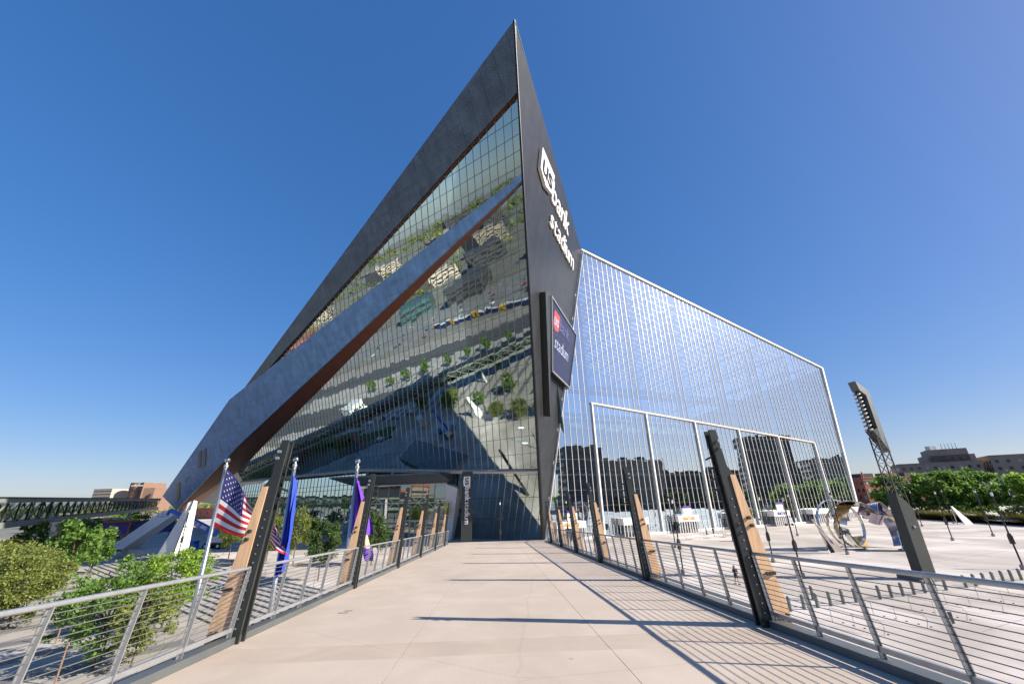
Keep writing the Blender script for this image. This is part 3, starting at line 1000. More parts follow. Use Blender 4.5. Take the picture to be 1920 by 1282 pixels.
# --- video screen
vsn = thing('video_screen', 'large dark purple video screen in a black frame on the prow', 'screen', (10, 88, 34))
q = [V((7.61, 76.85, 49.3)), V((7.37, 82.74, 34.25)), V((12.83, 96.59, 34.1)), V((15.87, 97.94, 48.75))]
cq = sum(q, V()) / 4
MB().prism([p + fn * .1 for p in q], fn * 1.1).build('housing', m_black, vsn)
MB().prism([cq + (p - cq) * .955 + fn * 1.2 for p in q], fn * .03).build('display', emit_mat('screen_glow', (0.010, 0.010, 0.036), .4), vsn)
for i in range(4):
    MB().bar(q[i] + fn * 1.25, q[(i + 1) % 4] + fn * 1.25, .3, .35, up=fn).build('frame', m_galv if i == 3 else m_mull2, vsn)
mlg = emit_mat('screen_white', (.28, .31, .42), .2)
sc0 = V((7.9, 80.0, 44.6)); sc0 = sc0 + fn * (1.26 - (sc0 - q[0]).dot(fn))
MB().prism([sc0 + ex * x + ey * y for x, y in ((.0, -.6), (2.2, -1.4), (4.5, -.6), (4.5, 3.0), (0, 3.0))], fn * .02).build('screen_shield', emit_mat('screen_red', (.32, .045, .03), .2), vsn)
letters('us', vsn, sc0 + ex * .5 + fn * .04, ex, ey, 3.6, .02, mlg, bold=.05, width=3.4)
letters('bank', vsn, sc0 + ex * 4.9 + fn * .04, ex, ey, 4.0, .02, emit_mat('screen_lilac', (.08, .08, .18), .2), bold=.05, width=8.0)
letters('stadium', vsn, sc0 + ex * 2.2 - ey * 5.0 + fn * .04, ex, ey, 4.0, .02, mlg, width=11.5)
MB().prism([p + fn * .05 for p in (V((5.95, 73.2, 48.4)), V((6.45, 84.52, 24.74)), V((7.4, 76.4, 50.2)))], fn * 1.3).build('screen_fin', m_steel, ST)

# --- entrance vestibule and canopy on the left of the prow foot
en = thing('entrance_vestibule', 'glass entrance pavilion under a flat dark canopy beside the prow', 'entrance', (-27, 106, 0))
vA, vB = V((-16.8, 103.2, 0)), V((-41.5, 110.5, 0))
vd = (vB - vA).normalized(); vn = V((vd.y, -vd.x, 0)); vn = vn if vn.y < 0 else -vn
VL = (vB - vA).length
for i in range(9):
    t = VL * i / 8
    MB().bar(vA + vd * t, vA + vd * t + V((0, 0, 12.6)), .14, .2, up=vn).build('mullion', m_mull2, en)
for z in (4.2, 8.2, 12.5):
    MB().bar(vA + V((0, 0, z)) + vn * .03, vB + V((0, 0, z)) + vn * .03, .15, .18).build('transom', m_mull, en)
for i in range(8):
    for z0, z1 in ((0, 4.2), (4.2, 8.2), (8.2, 12.5)):
        a, b = vA + vd * (VL * i / 8), vA + vd * (VL * (i + 1) / 8)
        w = vn * random.gauss(0, .015)
        MB().poly([a + V((0, 0, z0)), b + V((0, 0, z0)), b + V((0, 0, z1)) + w, a + V((0, 0, z1)) + w]).build('pane', g_entry, en)
for i in (1, 2):
    a = vA + vd * (VL * (i + .06) / 8) + vn * .12; b = vA + vd * (VL * (i + .94) / 8) + vn * .12
    d_ = MB()
    d_.bar(a, a + V((0, 0, 4)), .16, .1, up=vn).bar(b, b + V((0, 0, 4)), .16, .1, up=vn).bar(a + V((0, 0, 4)), b + V((0, 0, 4)), .16, .16).bar(a.lerp(b, .5), a.lerp(b, .5) + V((0, 0, 4)), .14, .1, up=vn).bar(a + V((0, 0, 1.1)), b + V((0, 0, 1.1)), .1, .1).bar(a + V((0, 0, .1)), b + V((0, 0, .1)), .1, .2)
    dd = d_.build('door', m_galv, en)
    MB().tube(a.lerp(b, .45) + vn * .12 + V((0, 0, .9)), a.lerp(b, .45) + vn * .12 + V((0, 0, 1.6)), .03, n=6).build('handle', m_galv, dd)
# canopy wedge
cz = 14.7
f0, f1 = vA - vd * 1.8 + vn * 7.5, vB + vd * 3.5 + vn * 6.5
k0, k1 = vA - vd * 1.8 - vn * 1.0, vB + vd * 1.0 - vn * 1.0
MB().faces([f0 + V((0, 0, cz)), f1 + V((0, 0, cz)), k1 + V((0, 0, cz)), k0 + V((0, 0, cz)), f0 + V((0, 0, cz - .4)), f1 + V((0, 0, cz - .4)), k1 + V((0, 0, 12.4)), k0 + V((0, 0, 12.4))],
           [(0, 1, 2, 3), (7, 6, 5, 4), (0, 4, 5, 1), (1, 5, 6, 2), (2, 6, 7, 3), (3, 7, 4, 0)]).build('canopy', m_zband, en)
# pale folded end wall of the pavilion
a = vA - vd * .3
MB().faces([a + V((0, 0, 0)), a - vd * 1.4 + vn * .4, a - vd * 3.2 + V((0, 0, 11.2)) + vn * 1.5, a - vd * .6 + V((0, 0, 12.3)) + vn * 2.6, a - vn * 2, a - vd * 1.0 - vn * 2, a - vd * 3.0 + V((0, 0, 11.2)) - vn * 2, a + V((0, 0, 12.3)) - vn * 2],
           [(0, 1, 2, 3), (1, 5, 6, 2), (5, 4, 7, 6), (4, 0, 3, 7), (3, 2, 6, 7)]).build('end_fin', m_concw, en)
MB().prism([a - vd * .4 + vn * 2.2 + V((0, 0, 5.2)), a - vd * 1.6 + vn * 2.0 + V((0, 0, 5.2)), a - vd * 1.6 + vn * 2.0 + V((0, 0, 8.2)), a - vd * .4 + vn * 2.2 + V((0, 0, 8.2))], vn * .08).build('yellow_panel', mat('yellow_panel', (.62, .52, .06), .5), en)
MB().prism([vA - vn * 9 + V((0, 0, 0)), vB - vn * 9, vB - vn * 9 + V((0, 0, 12)), vA - vn * 9 + V((0, 0, 12))], -vn * .3).build('lobby_wall', mat('lobby_wall', (.30, .30, .22), .8, var=.4, scale=.3), en)
MB().prism([vA + V((0, 0, 6.2)) - vn * 3, vB + V((0, 0, 6.2)) - vn * 3, vB + V((0, 0, 6.2)) - vn * 9, vA + V((0, 0, 6.2)) - vn * 9], (0, 0, .4)).build('lobby_floor', m_slab, en)
# vertical blade sign
bs = thing('blade_sign', 'tall dark vertical sign with white lettering on the podium glass', 'sign', (-10.5, 90.5, 0))
sx = V((1, .12, 0)).normalized(); sn = V((.12, -1, 0)).normalized()
bc = V((-10.2, 89.2, 0))
MB().box(bc + V((0, 0, 7.1)), (2.25, .6, 14.2), sx, -sn, (0, 0, 1)).build('panel', m_steel, bs)
# shield badge and text running downwards
top = bc + V((0, 0, 13.2)) + sn * .33
MB().prism([top + sx * x + V((0, 0, z)) for x, z in ((-.72, -.0), (-.9, -1.0), (-.72, -2.0), (.62, -2.0), (.62, -.0))], sn * .05).build('badge', m_white, bs)
letters('us', bs, top + sx * -.42 + V((0, 0, -.25)) + sn * .07, V((0, 0, -1)), sx, 1.5, .04, m_steel, bold=.03, width=1.5)
letters('bank', bs, top + sx * -.42 + V((0, 0, -2.1)) + sn * .05, V((0, 0, -1)), sx, 1.5, .08, m_white, bold=.035, width=2.75)
letters('stadium', bs, top + sx * -.42 + V((0, 0, -5.0)) + sn * .05, V((0, 0, -1)), sx, 1.5, .08, m_white, bold=.0, width=4.2)

# --- gates along the glass wall
gates = [(-9.5, 'LEGACY GATE', 1, m_gtext, 7.2), (7.6, '', 0, None, 7.2), (23.5, 'LEGACY GATE', 1, m_gtext, 6.6), (41.5, '', 0, None, 6.2), (57.5, 'LEGACY GATE', 1, m_ltext, 6.5), (74.5, '', 0, None, 7.4), (90, '', 0, None, 6.0)]
glab = ['white entrance gate with gold lettering nearest the prow', 'plain white entrance gate between the two gold lettered gates', 'white entrance gate with gold lettering and a board above', 'plain white entrance gate right of the second gold lettered gate', 'white entrance gate with purple lettering and a board above', 'plain white entrance gate behind the polished sculpture', 'plain white entrance gate at the right end of the glass wall']
for (t, txt, board, tm, wd), lab in zip(gates, glab):
    gt = thing('entrance_gate', lab, 'gate', W(t, 0, 1), 'white entrance gates along the glass wall')
    MB().bar(W(t - wd / 2, 3.15, 1.2), W(t + wd / 2, 3.15, 1.2), 2.2, 1.35, up=(0, 0, 1)).build('header', m_white2, gt)
    n_ = 9
    for i in range(n_):
        tt = t - wd / 2 + .12 + (wd - .24) * i / (n_ - 1)
        MB().bar(W(tt, 0.02, 2.2), W(tt, 2.5, 2.2), .2, .2).build('post', m_white2, gt)
    for i in range(n_ - 1):
        tt = t - wd / 2 + .12 + (wd - .24) * (i + .5) / (n_ - 1)
        MB().bar(W(tt, .1, 1.6), W(tt, 2.4, 1.6), (wd - .24) / (n_ - 1) - .24, .05, up=GN).build('door_leaf', m_win, gt)
        MB().bar(W(tt, 1.15, 1.66), W(tt, 1.25, 1.66), (wd - .24) / (n_ - 1) - .22, .06, up=GN).build('door_bar', m_galv, gt)
    if txt:
        letters(txt, gt, W(t - 1.9, 2.85, 2.33), GD, V((0, 0, 1)), .95, .06, tm, bold=.03, width=3.8)
    if board:
        MB().bar(W(t + .6, 4.0, 1.6), W(t + .6, 5.4, 1.6), 2.6, .15, up=GN).build('notice_board', m_white, gt)
        MB().bar(W(t + .6, 5.4, 1.6), W(t + .6, 5.95, 1.6), 2.6, .16, up=GN).build('board_header', m_ltext, gt)

# ------------------------------------------------------------------ trees
def crown_mesh(name, rx, rz, n_cl, n_leaf, leaf, seed, low=0.0, spread=.22, gap=.0):
    r = np.random.default_rng(seed)
    th = r.uniform(0, 2 * np.pi, n_cl); ph = np.arccos(r.uniform(-1, 1, n_cl)); rad = r.uniform(.35, 1, n_cl) ** .6
    cl = np.stack([np.sin(ph) * np.cos(th) * rad * rx, np.sin(ph) * np.sin(th) * rad * rx, np.cos(ph) * rad * rz], 1)
    k = r.integers(0, n_cl, n_leaf)
    size = r.uniform(.5, 1.25, n_cl)
    p = cl[k] + r.normal(0, 1, (n_leaf, 3)) * (spread * np.array([rx, rx, rz * .8])) * size[k][:, None] * .62
    nrm = r.normal(0, 1, (n_leaf, 3)) + np.array([0, 0, .6]); nrm /= np.linalg.norm(nrm, axis=1)[:, None]
    u = np.cross(nrm, r.normal(0, 1, (n_leaf, 3))); u /= np.linalg.norm(u, axis=1)[:, None]
    w = np.cross(nrm, u)
    s = (leaf * r.uniform(.6, 1.4, n_leaf))[:, None]
    vv = np.stack([p - u * s * .5, p + w * s * .42, p + u * s * .62, p - w * s * .42], 1).reshape(-1, 3)
    me = bpy.data.meshes.new(name)
    me.vertices.add(len(vv)); me.vertices.foreach_set('co', vv.ravel().astype(np.float32))
    me.loops.add(n_leaf * 4); me.loops.foreach_set('vertex_index', np.arange(n_leaf * 4, dtype=np.int32))
    me.polygons.add(n_leaf); me.polygons.foreach_set('loop_start', np.arange(0, n_leaf * 4, 4, dtype=np.int32))
    me.update(calc_edges=True)
    return me, cl


def tree(name, label, loc, h, rx, rz, mleaf, n_leaf=2600, leaf=.3, seed=1, trunk_r=.1, group=None, n_cl=46, spread=.22, stake=False):
    t = thing(name, label, 'tree', loc, group)
    me, cl = crown_mesh('crown', rx, rz, n_cl, n_leaf, leaf, seed, spread=spread)
    me.materials.append(mleaf)
    c = bpy.data.objects.new('crown', me); COL.objects.link(c); c.parent = t; c.location = (0, 0, h - rz)
    r = random.Random(seed)
    mb = MB()
    L = V(loc)
    p0 = L; z_f = h - rz * 1.5
    pts = [V((r.uniform(-.05, .05) * h * .2, r.uniform(-.05, .05) * h * .2, z_f * k / 4)) for k in range(5)]
    pts[0] = V((0, 0, 0))
    for k in range(4):
        mb.tube(L + pts[k], L + pts[k + 1], trunk_r * (1 - .12 * k), trunk_r * (1 - .12 * (k + 1)), 8)
    for k in range(0, len(cl), 4):
        tip = L + V((0, 0, h - rz)) + V(cl[k]) * .85
        s = L + pts[4] + V((0, 0, r.uniform(-.1, .25) * rz))
        if tip.z > s.z - .3 * rz:
            mid = s.lerp(tip, .5) + V((0, 0, .08 * rz))
            mb.tube(s, mid, trunk_r * .45, trunk_r * .28, 5).tube(mid, tip, trunk_r * .28, trunk_r * .1, 5)
    mb.tube(L + pts[4], L + V((0, 0, h - rz * .4)), trunk_r * .52, trunk_r * .15, 6)
    mb.build('trunk', m_bark, t)
    return t


Tl = -1.8
tree('plaza_tree', 'large bushy green tree close behind the left railing', (-29.8, 33.8, Tl), 6.9, 3.4, 3.0, m_leafA, 11500, .175, 11, .10, n_cl=110, spread=.13)
tree('plaza_tree', 'bright green tree right behind the large bushy tree, nearest the pylons', (-33.0, 43.5, Tl), 6.5, 3.4, 2.5, m_leafC, 14000, .175, 12, .10, n_cl=120, spread=.17)
tree('plaza_tree', 'olive green tree at the left frame edge below the skyway', (-48.5, 44.5, Tl), 6.9, 3.7, 3.1, m_leafB, 15000, .18, 13, .11, n_cl=110, spread=.17)
tree('plaza_tree', 'olive tree furthest left, partly cut by the frame edge', (-56, 50, Tl), 6.9, 3.6, 3.0, m_leafB, 15000, .18, 15, .11, n_cl=90, spread=.18)
tree('plaza_tree', 'slender yellow green tree with several thin stems close behind the second left railing post', (-26.6, 33.2, Tl), 5.6, 2.0, 2.3, m_leafB, 2600, .2, 18, .07, n_cl=60, spread=.2)
# small street trees between the steps and the entrance
tree('young_tree', 'dark young tree in front of the entrance, on a single thin trunk', (-24.0, 54.6, 0), 7.0, 2.1, 2.5, m_leafD, 9000, .19, 21, .09, n_cl=60, spread=.2)
tree('young_tree', 'olive young tree just left of the dark tree near the blue flag', (-34.0, 68.0, 0), 8.0, 2.6, 3.2, m_leafB, 9000, .19, 22, .09, n_cl=60)
tree('young_tree', 'olive young tree behind the striped flag', (-41.0, 73.0, 0), 8.0, 2.7, 3.2, m_leafB, 9000, .19, 23, .09, n_cl=60)
tree('young_tree', 'brown olive young tree left of the striped flag pole', (-50.5, 78, 0), 7.4, 2.6, 2.9, m_leafB, 9000, .19, 24, .09, n_cl=60)
tree('young_tree', 'dark young tree behind the purple flag', (-21.5, 66.0, 0), 7.0, 2.2, 2.6, m_leafD, 9000, .19, 25, .09, n_cl=60)
# shrubs below the bridge on the left
for i, (x, y, h, lab) in enumerate(((-12.4, 25.5, 2.9, 'green shrub below the railing between the first two left masts'), (-11.6, 28.2, 2.8, 'green shrub at the foot of the blue flag'), (-12.3, 31.4, 2.6, 'green shrub below the railing, furthest from the viewer'))):
    t = thing('shrub', lab, 'shrub', (x, y, Tl), 'shrubs below the footbridge')
    me, cl = crown_mesh('foliage', 1.5, h / 2, 30, 1800, .2, 40 + i); me.materials.append(m_leafC)
    c = bpy.data.objects.new('foliage', me); COL.objects.link(c); c.parent = t; c.location = (0, 0, h / 2)
    MB().tube((x, y, Tl), (x + .1, y, Tl + h * .6), .05, .02, 6).tube((x, y, Tl), (x - .3, y + .2, Tl + h * .55), .04, .02, 6).build('stem', m_bark, t)
# tree stakes and low ground lights on the lower plaza
for i, (x, y) in enumerate(((-36.2, 42.5), (-38.8, 39.8), (-33.2, 38.2), (-30.6, 35.2), (-42.5, 47.6), (-29.8, 31.4))):
    t = MB().tube((x, y, Tl), (x + .04, y, Tl + 2.2), .06, .05, 8).build('tree_stake', mat('stake_wood', (.26, .15, .09), .8), loc=(x, y, Tl))
    tag(t, f'short reddish wooden post on the striped lower plaza, {nd(i)} counted from the far left', 'post', 'reddish wooden posts on the lower plaza')

# round trees beyond the plaza on the right
rt = [(112, 152, 8.0, 4.6, m_leafD, 'dark tree in front of the red brick building'), (131, 148, 9.6, 6.4, m_leafA, 'round green tree right behind the light tower, first of the row'), (139, 140, 10.2, 7.0, m_leafA, 'tallest round tree of the row right of the light tower'), (150, 140, 10.4, 7.2, m_leafA, 'round green tree in the middle of the row below the beige building'), (156, 128, 9.2, 6.6, m_leafC, 'bright round tree below the right wing of the beige building'), (160, 119, 9.0, 6.6, m_leafC, 'bright round tree left of the right frame edge'), (166, 110, 9.0, 6.8, m_leafC, 'bright round tree cut by the right frame edge'), (176, 128, 10.2, 7.0, m_leafA, 'round tree in the second row below the dark building'), (189, 119, 10.0, 7.0, m_leafA, 'round tree in the second row at the right frame edge')]
for i, (x, y, h, rx, ml, lab) in enumerate(rt):
    tree('round_tree', lab, (x, y, 0), h * 1.38, rx * 1.1, h * .62, ml, 9000, .7, 60 + i, .22, 'round trees beyond the plaza', n_cl=90, spread=.17)
for i in range(9):
    x, y = 128 + i * 3.6 + random.uniform(-1, 1), 143 - i * 4.9
    t = thing('garden_shrub', f'rounded garden shrub below the round trees, {nd(i)} from the left', 'shrub', (x, y, 0), 'garden shrubs below the round trees')
    me, cl = crown_mesh('foliage', 3.2, 1.9, 26, 1500, .5, 300 + i); me.materials.append((m_leafC, m_leafB, m_leafA)[i % 3])
    c = bpy.data.objects.new('foliage', me); COL.objects.link(c); c.parent = t; c.location = (0, 0, 1.7)
    MB().tube((x, y, 0), (x + .2, y, 1.6), .12, .05, 6).tube((x, y, 0), (x - .4, y + .3, 1.4), .1, .04, 6).build('stem', m_bark, t)
# strip of ornamental grass in front of them
r_ = np.random.default_rng(5)
nst = 16000
al = r_.uniform(0, 1, nst); ac = r_.uniform(0, 10, nst)
px = 124 + al * -8 + ac * 1.0; py = 146 - al * 52 + ac * .15
hh = r_.uniform(1.0, 2.9, nst)
vv = np.zeros((nst, 3, 3)); dx = r_.normal(0, .35, nst); dy = r_.normal(0, .35, nst)
vv[:, 0] = np.stack([px - .22, py - .2, 0 * px], 1); vv[:, 1] = np.stack([px + .22, py + .2, 0 * px], 1); vv[:, 2] = np.stack([px + dx, py + dy, hh], 1)
me = bpy.data.meshes.new('grass_strip'); me.from_pydata(vv.reshape(-1, 3).tolist(), [], np.arange(nst * 3).reshape(-1, 3).tolist())
me.materials.append(leaf_mat('ornamental_grass', (.26, .24, .06), .45))
o = bpy.data.objects.new('ornamental_grass', me); COL.objects.link(o)
tag(o, 'yellow green strip of ornamental grass along the far plaza edge', 'grass', kind='stuff')

# ------------------------------------------------------------------ lamp posts on the plaza
lp0 = thing('lamp_post', 'slim black lamp post', 'lamp post', (0, 0, 0), 'slim black lamp posts on the plaza')
MB().lathe((0, 0, 0), [(.26, 0), (.26, .45), (.2, .5)], 12).build('footing', mat('footing_concrete', (.34, .31, .28), .8), lp0)
MB().tube((0, 0, .5), (0, 0, 7.6), .085, .07, 10).build('pole', m_lamp, lp0)
MB().box((0, 0, 3.0), (.34, .3, .9)).box((0, 0, 3.5), (.24, .22, .3)).build('junction_box', m_lamp, lp0)
MB().tube((0, 0, 7.6), (0, 0, 8.0), .11, .11, 10).build('lantern', m_lens, lp0)
MB().tube((0, 0, 8.0), (0, 0, 8.35), .12, .1, 10).build('cap', m_lamp, lp0)
for s in (-1, 1):
    MB().bar((0, 0, 5.2), (s * .45, 0, 5.25), .04, .04).box((s * .5, 0, 5.2), (.2, .16, .22)).build('floodlight', m_lamp, lp0)
lamps = [((27.6, 77.7), 'black lamp post behind the second right mast, the farther of a close pair'), ((19.3, 53.1), 'black lamp post beyond the right railing, the nearer of a close pair'), ((13.1, 74.8), 'black lamp post close left of the third right mast'), ((33.8, 59.7), 'black lamp post just right of the nearest right mast'), ((30.5, 49.1), 'thick looking nearest black lamp post right of the nearest mast'), ((58.9, 92.9), 'far black lamp post in front of the purple lettered gate'), ((47.7, 65.0), 'black lamp post standing in front of the polished sculpture'), ((99.3, 107.9), 'black lamp post just right of the light tower slab'), ((76.4, 78.2), 'black lamp post right of the light tower, first on the open plaza'), ((112.5, 113.2), 'far black lamp post beside a slanted white panel'), ((127.2, 119.0), 'far black lamp post near the grass strip'), ((89.0, 83.1), 'black lamp post in the middle of the open plaza on the right'), ((56.0, 50.6), 'nearest black lamp post at the right frame edge'), ((133.5, 115.8), 'farthest black lamp post at the right frame edge'), ((-3.0, 80.0), 'black lamp post before the podium glass at the far end of the bridge'), ((9.2, 79), 'far black lamp post beside the last right masts'), ((-61.0, 80.0), 'lamp post leaning in view against the white pylon'), ((-20.5, 78.0), 'black lamp post left of the entrance behind young trees')]
for i, (p, lab) in enumerate(lamps):
    z = 0.0
    if i == 0:
        lp0.location = (*p, z); lp0['label'] = lab
    else:
        copy_tree(lp0, None, (*p, z), random.uniform(-.5, .5), None, lab)

# ------------------------------------------------------------------ bollards and cycle racks
b0 = thing('bollard', 'x', 'bollard', (0, 0, 0), 'steel bollards in a row on the plaza')
MB().lathe((0, 0, 0), [(.14, 0), (.14, .02), (.13, .03), (.13, .9), (.125, .96), (.09, 1.0)], 14).build('shaft', mat('bollard_grey', (.20, .21, .19), .45, .3), b0, smooth=False)
MB().lathe((0, 0, 0), [(.2, .0), (.2, .012), (.14, .02)], 14).build('base_plate', m_galv, b0)
first = True
for k in range(22):
    if k in (5 + 1, 14):
        continue
    x, y = 21.1 + 28.6 * k / 21, 36.5 + 9.0 * k / 21
    lab = f'round topped grey bollard, {nd(k - (k > 6) - (k > 14))} from the left in the long plaza row'
    if first:
        b0.location = (x, y, 0.0); b0['label'] = lab; first = False
    else:
        copy_tree(b0, None, (x, y, 0.0), None, None, lab)
for k, (x, y) in enumerate(((24.6, 39.6), (25.3, 40.0))):
    copy_tree(b0, None, (x, y, 0), None, None, f'steel bollard set behind the row, {"left" if k == 0 else "right"} one of two')
for k in range(6):
    x, y = 22.2 + k * 4.0, 33.6 + k * 1.3
    a = V((x, y, 0)); d = V((.30, -.95, 0)); w = 3.4
    t = thing('cycle_rack', f'thin steel cycle rack in front of the bollards, {nd(k)} from the left', 'cycle rack', a, 'cycle racks on the plaza')
    pts = [a, a + V((0, 0, .85)), a + d * (w * .94) + V((0, 0, .75)), a + d * w + V((0, 0, .5)), a + d * (w * .96), ]
    MB().path(pts, .022, 6).build('hoop', m_galv, t)
    MB().tube(a + d * 1.5 + V((0, 0, .82)), a + d * 1.5, .018, n=6).build('leg', m_galv, t)
    for j in range(5):
        MB().lathe(a + d * (.5 + j * .7) + V((.3, .1, 0)), [(.06, 0), (.06, .03), (.02, .05)], 8).build('ground_stud', m_steel, t)

# ------------------------------------------------------------------ light tower
lt = thing('light_tower', 'tall dark floodlight tower on a slanted slab, lattice neck and light rack', 'light tower', (41.5, 46.8, 0))
X1, Y1 = V((.97, .24, 0)), V((-.24, .97, 0))
c0 = V((41.5, 46.8, 0))
def LT(x, y, z): return c0 + X1 * x + Y1 * y + V((0, 0, z))
MB().prism([LT(-.85, -.5, 0), LT(.85, -.5, 0), LT(.95, -.5, 6.6), LT(.3, -.5, 7.4), LT(-.75, -.5, 8.2)], Y1 * 1.0).build('slab', m_steel, lt)
MB().box(LT(.1, .2, .18), (3.6, 2.6, .36), X1, Y1, (0, 0, 1)).build('plinth', m_steel2, lt)
MB().lathe(LT(.1, -.55, 4.9), [(.12, -.1), (.12, .1)], 10).build('camera_eye', m_galv, lt)
corners = [(-.55, -.4), (.75, -.4), (.75, .4), (-.55, .4)]
for x, y in corners:
    MB().bar(LT(x, y, 6.3 if x > 0 else 7.6), LT(x * .8 - .05, y, 14.2), .1, .1, up=Y1).build('lattice_leg', m_steel, lt)
for y in (-.4, .4):
    for k in range(5):
        z0, z1 = 7.7 + k * 1.22, 7.7 + (k + 1) * 1.22
        MB().bar(LT(-.55, y, z0), LT(.7, y, z1), .06, .06, up=Y1).build('brace', m_steel, lt)
        MB().bar(LT(.7, y, z0), LT(-.55, y, z1), .06, .06, up=Y1).build('brace', m_steel, lt)
        MB().bar(LT(-.55, y, z1), LT(.7, y, z1), .06, .06, up=Y1).build('strut', m_steel, lt)
MB().prism([LT(.05, -.45, 13.7), LT(.75, -.45, 12.5), LT(.72, -.45, 19.55), LT(.15, -.45, 20.0), LT(-.85, -.45, 20.7), LT(-.62, -.45, 19.6), LT(.10, -.45, 19.0)], Y1 * .9).build('rack_shield', m_steel2, lt)
MB().prism([LT(-.75, -.45, 14.9), LT(.06, -.45, 13.6), LT(.06, -.45, 15.2)], Y1 * .9).build('rack_foot', m_steel, lt)
MB().bar(LT(-.55, 0, 14.6), LT(-.65, 0, 19.6), .12, .12, up=Y1).build('rack_post', m_steel, lt)
for k in range(10):
    z = 14.9 + k * .46
    MB().bar(LT(.05, 0, z + .1), LT(-.7, 0, z - .02), .8, .07, up=Y1).build('rack_shelf', m_steel, lt)
    for y in (-.25, .25):
        MB().tube(LT(-.45, y, z + .2), LT(-.8, y, z + .08), .08, .14, 10).build('floodlight', mat('lamp_glass_grey', (.30, .31, .31), .25, .3), lt)

# ------------------------------------------------------------------ sculpture of polished rings
scu = thing('ring_sculpture', 'polished metal sculpture of curling bands and rings on the plaza', 'sculpture', (54, 69, 0))
def arc(c, Rr, w, az, tilt, a0, a1, m, th=.09, n=40, taper=1.0):
    c = V(c)
    X = V((math.cos(az), math.sin(az), 0)); N = V((-math.sin(az), math.cos(az), 0))
    Z = V((0, 0, 1)) * math.cos(tilt) + N * math.sin(tilt); N2 = X.cross(Z)
    mb = MB(); ring = []
    for k in range(n + 1):
        a = a0 + (a1 - a0) * k / n
        d = X * math.cos(a) + Z * math.sin(a)
        wk = w * (1 - (1 - taper) * k / n)
        ring.append([c + d * Rr - N2 * wk / 2, c + d * Rr + N2 * wk / 2, c + d * (Rr - th) + N2 * wk / 2, c + d * (Rr - th) - N2 * wk / 2])
    pts = [p for r4 in ring for p in r4]
    fs = [(4 * k + i, 4 * k + (i + 1) % 4, 4 * k + 4 + (i + 1) % 4, 4 * k + 4 + i) for k in range(n) for i in range(4)] + [(3, 2, 1, 0), (4 * n, 4 * n + 1, 4 * n + 2, 4 * n + 3)]
    mb.faces(pts, fs)
    return mb.build('metal_band', m, scu, smooth=False)
arc((52.0, 70.5, 3.6), 3.75, 0.51, R(5), R(8), R(-55), R(215), m_chrome)
arc((52.8, 68.6, 3.4), 3.55, 2.17, R(-28), R(6), R(28), R(232), m_goldrefl, taper=.9)
arc((54.3, 70.2, 3.4), 3.6, 1.89, R(18), R(-8), R(15), R(175), m_chrome)
arc((53.2, 69.4, 2.9), 2.7, 1.16, R(-8), R(0), R(95), R(250), m_chrome)
arc((56.0, 69.0, 4.9), 1.55, 1.59, R(25), R(62), R(-160), R(110), m_violet)
arc((58.3, 69.6, 3.3), 3.4, 1.59, R(35), R(10), R(-62), R(150), m_violet)
arc((60.2, 71.0, 3.4), 2.0, 0.58, R(60), R(15), R(-100), R(170), m_chrome)
arc((57.2, 68.2, 1.9), 3.0, 1.45, R(-20), R(14), R(-38), R(85), m_goldrefl)
arc((56.8, 67.4, 3.6), 3.6, 1.74, R(-16), R(0), R(-80), R(20), m_chrome)
arc((55.8, 69.6, 4.2), 4.4, 1.30, R(8), R(-14), R(195), R(262), m_chrome)
MB().grid(lambda u, v: V((46.2 + u * 2.8 * (1 - v) ** 1.4 + v * -1.1, 66.6 + .5 * math.sin(u * 2.5) - v * .2, .02 + v * 4.6 + .1 * u)), 12, 16).build('curved_blade', m_chrome, scu, smooth=True)
MB().prism([(57.4, 66.8, 0.02), (60.3, 67.6, .02), (60.0, 67.8, 2.4), (58.6, 67.4, 3.1), (57.7, 67.0, 2.7)], (-.05, .12, 0)).build('folded_panel', m_chrome, scu)
MB().prism([(55.5, 72.4, 0.02), (57.3, 72.9, .02), (57.2, 72.9, 1.6), (55.6, 72.5, 1.5)], (-.3, .8, 0)).build('small_block', m_goldrefl, scu)

# ------------------------------------------------------------------ small things near the gates
t = thing('waste_bin', 'square dark bin standing behind the nearest right mast', 'bin', (42.2, 85.5, 0))
MB().box((42.2, 85.5, .65), (1.1, 1.0, 1.3)).build('body', m_steel2, t)
MB().box((42.2, 85.5, 1.34), (1.2, 1.1, .08)).build('lid', m_lamp, t)
for i in range(5):
    x, y = 33.5 + i * 2.4, 92.5 + i * .9
    t = thing('crowd_barrier', f'low steel crowd barrier before the gates, {nd(i)} from the left', 'barrier', (x, y, 0), 'crowd barriers before the gates')
    a, b = V((x, y, 0)), V((x, y, 0)) + GD * 2.1
    MB().path([a, a + V((0, 0, 1.05)), b + V((0, 0, 1.05)), b], .025, 6).build('frame', m_galv, t)
    for k in range(1, 8):
        MB().tube(a.lerp(b, k / 8) + V((0, 0, .2)), a.lerp(b, k / 8) + V((0, 0, 1.05)), .01, n=4).build('bar', m_galv, t)
    MB().tube(a + V((0, 0, .2)), b + V((0, 0, .2)), .018, n=5).build('bottom_rail', m_galv, t)
for i in range(3):
    x, y = 36.5 + i * 4.2, 90.5 + i * 1.5
    t = thing('folding_table', f'white folding table before the gates, {nd(i)} from the left', 'table', (x, y, 0), 'folding tables before the gates')
    MB().box((x, y, .74), (1.8, .75, .05), GD, -GN, (0, 0, 1)).build('top', m_white2, t)
    for sx_, sy_ in ((-1, -1), (1, -1), (1, 1), (-1, 1)):
        p = V((x, y, 0)) + GD * (.8 * sx_) + GN * (.3 * sy_)
        MB().tube(p, p + V((0, 0, .72)), .02, n=6).build('leg', m_galv, t)
t = thing('slanted_panel', 'slanted white panel leaning by a far lamp post', 'panel', (113, 110, 0))
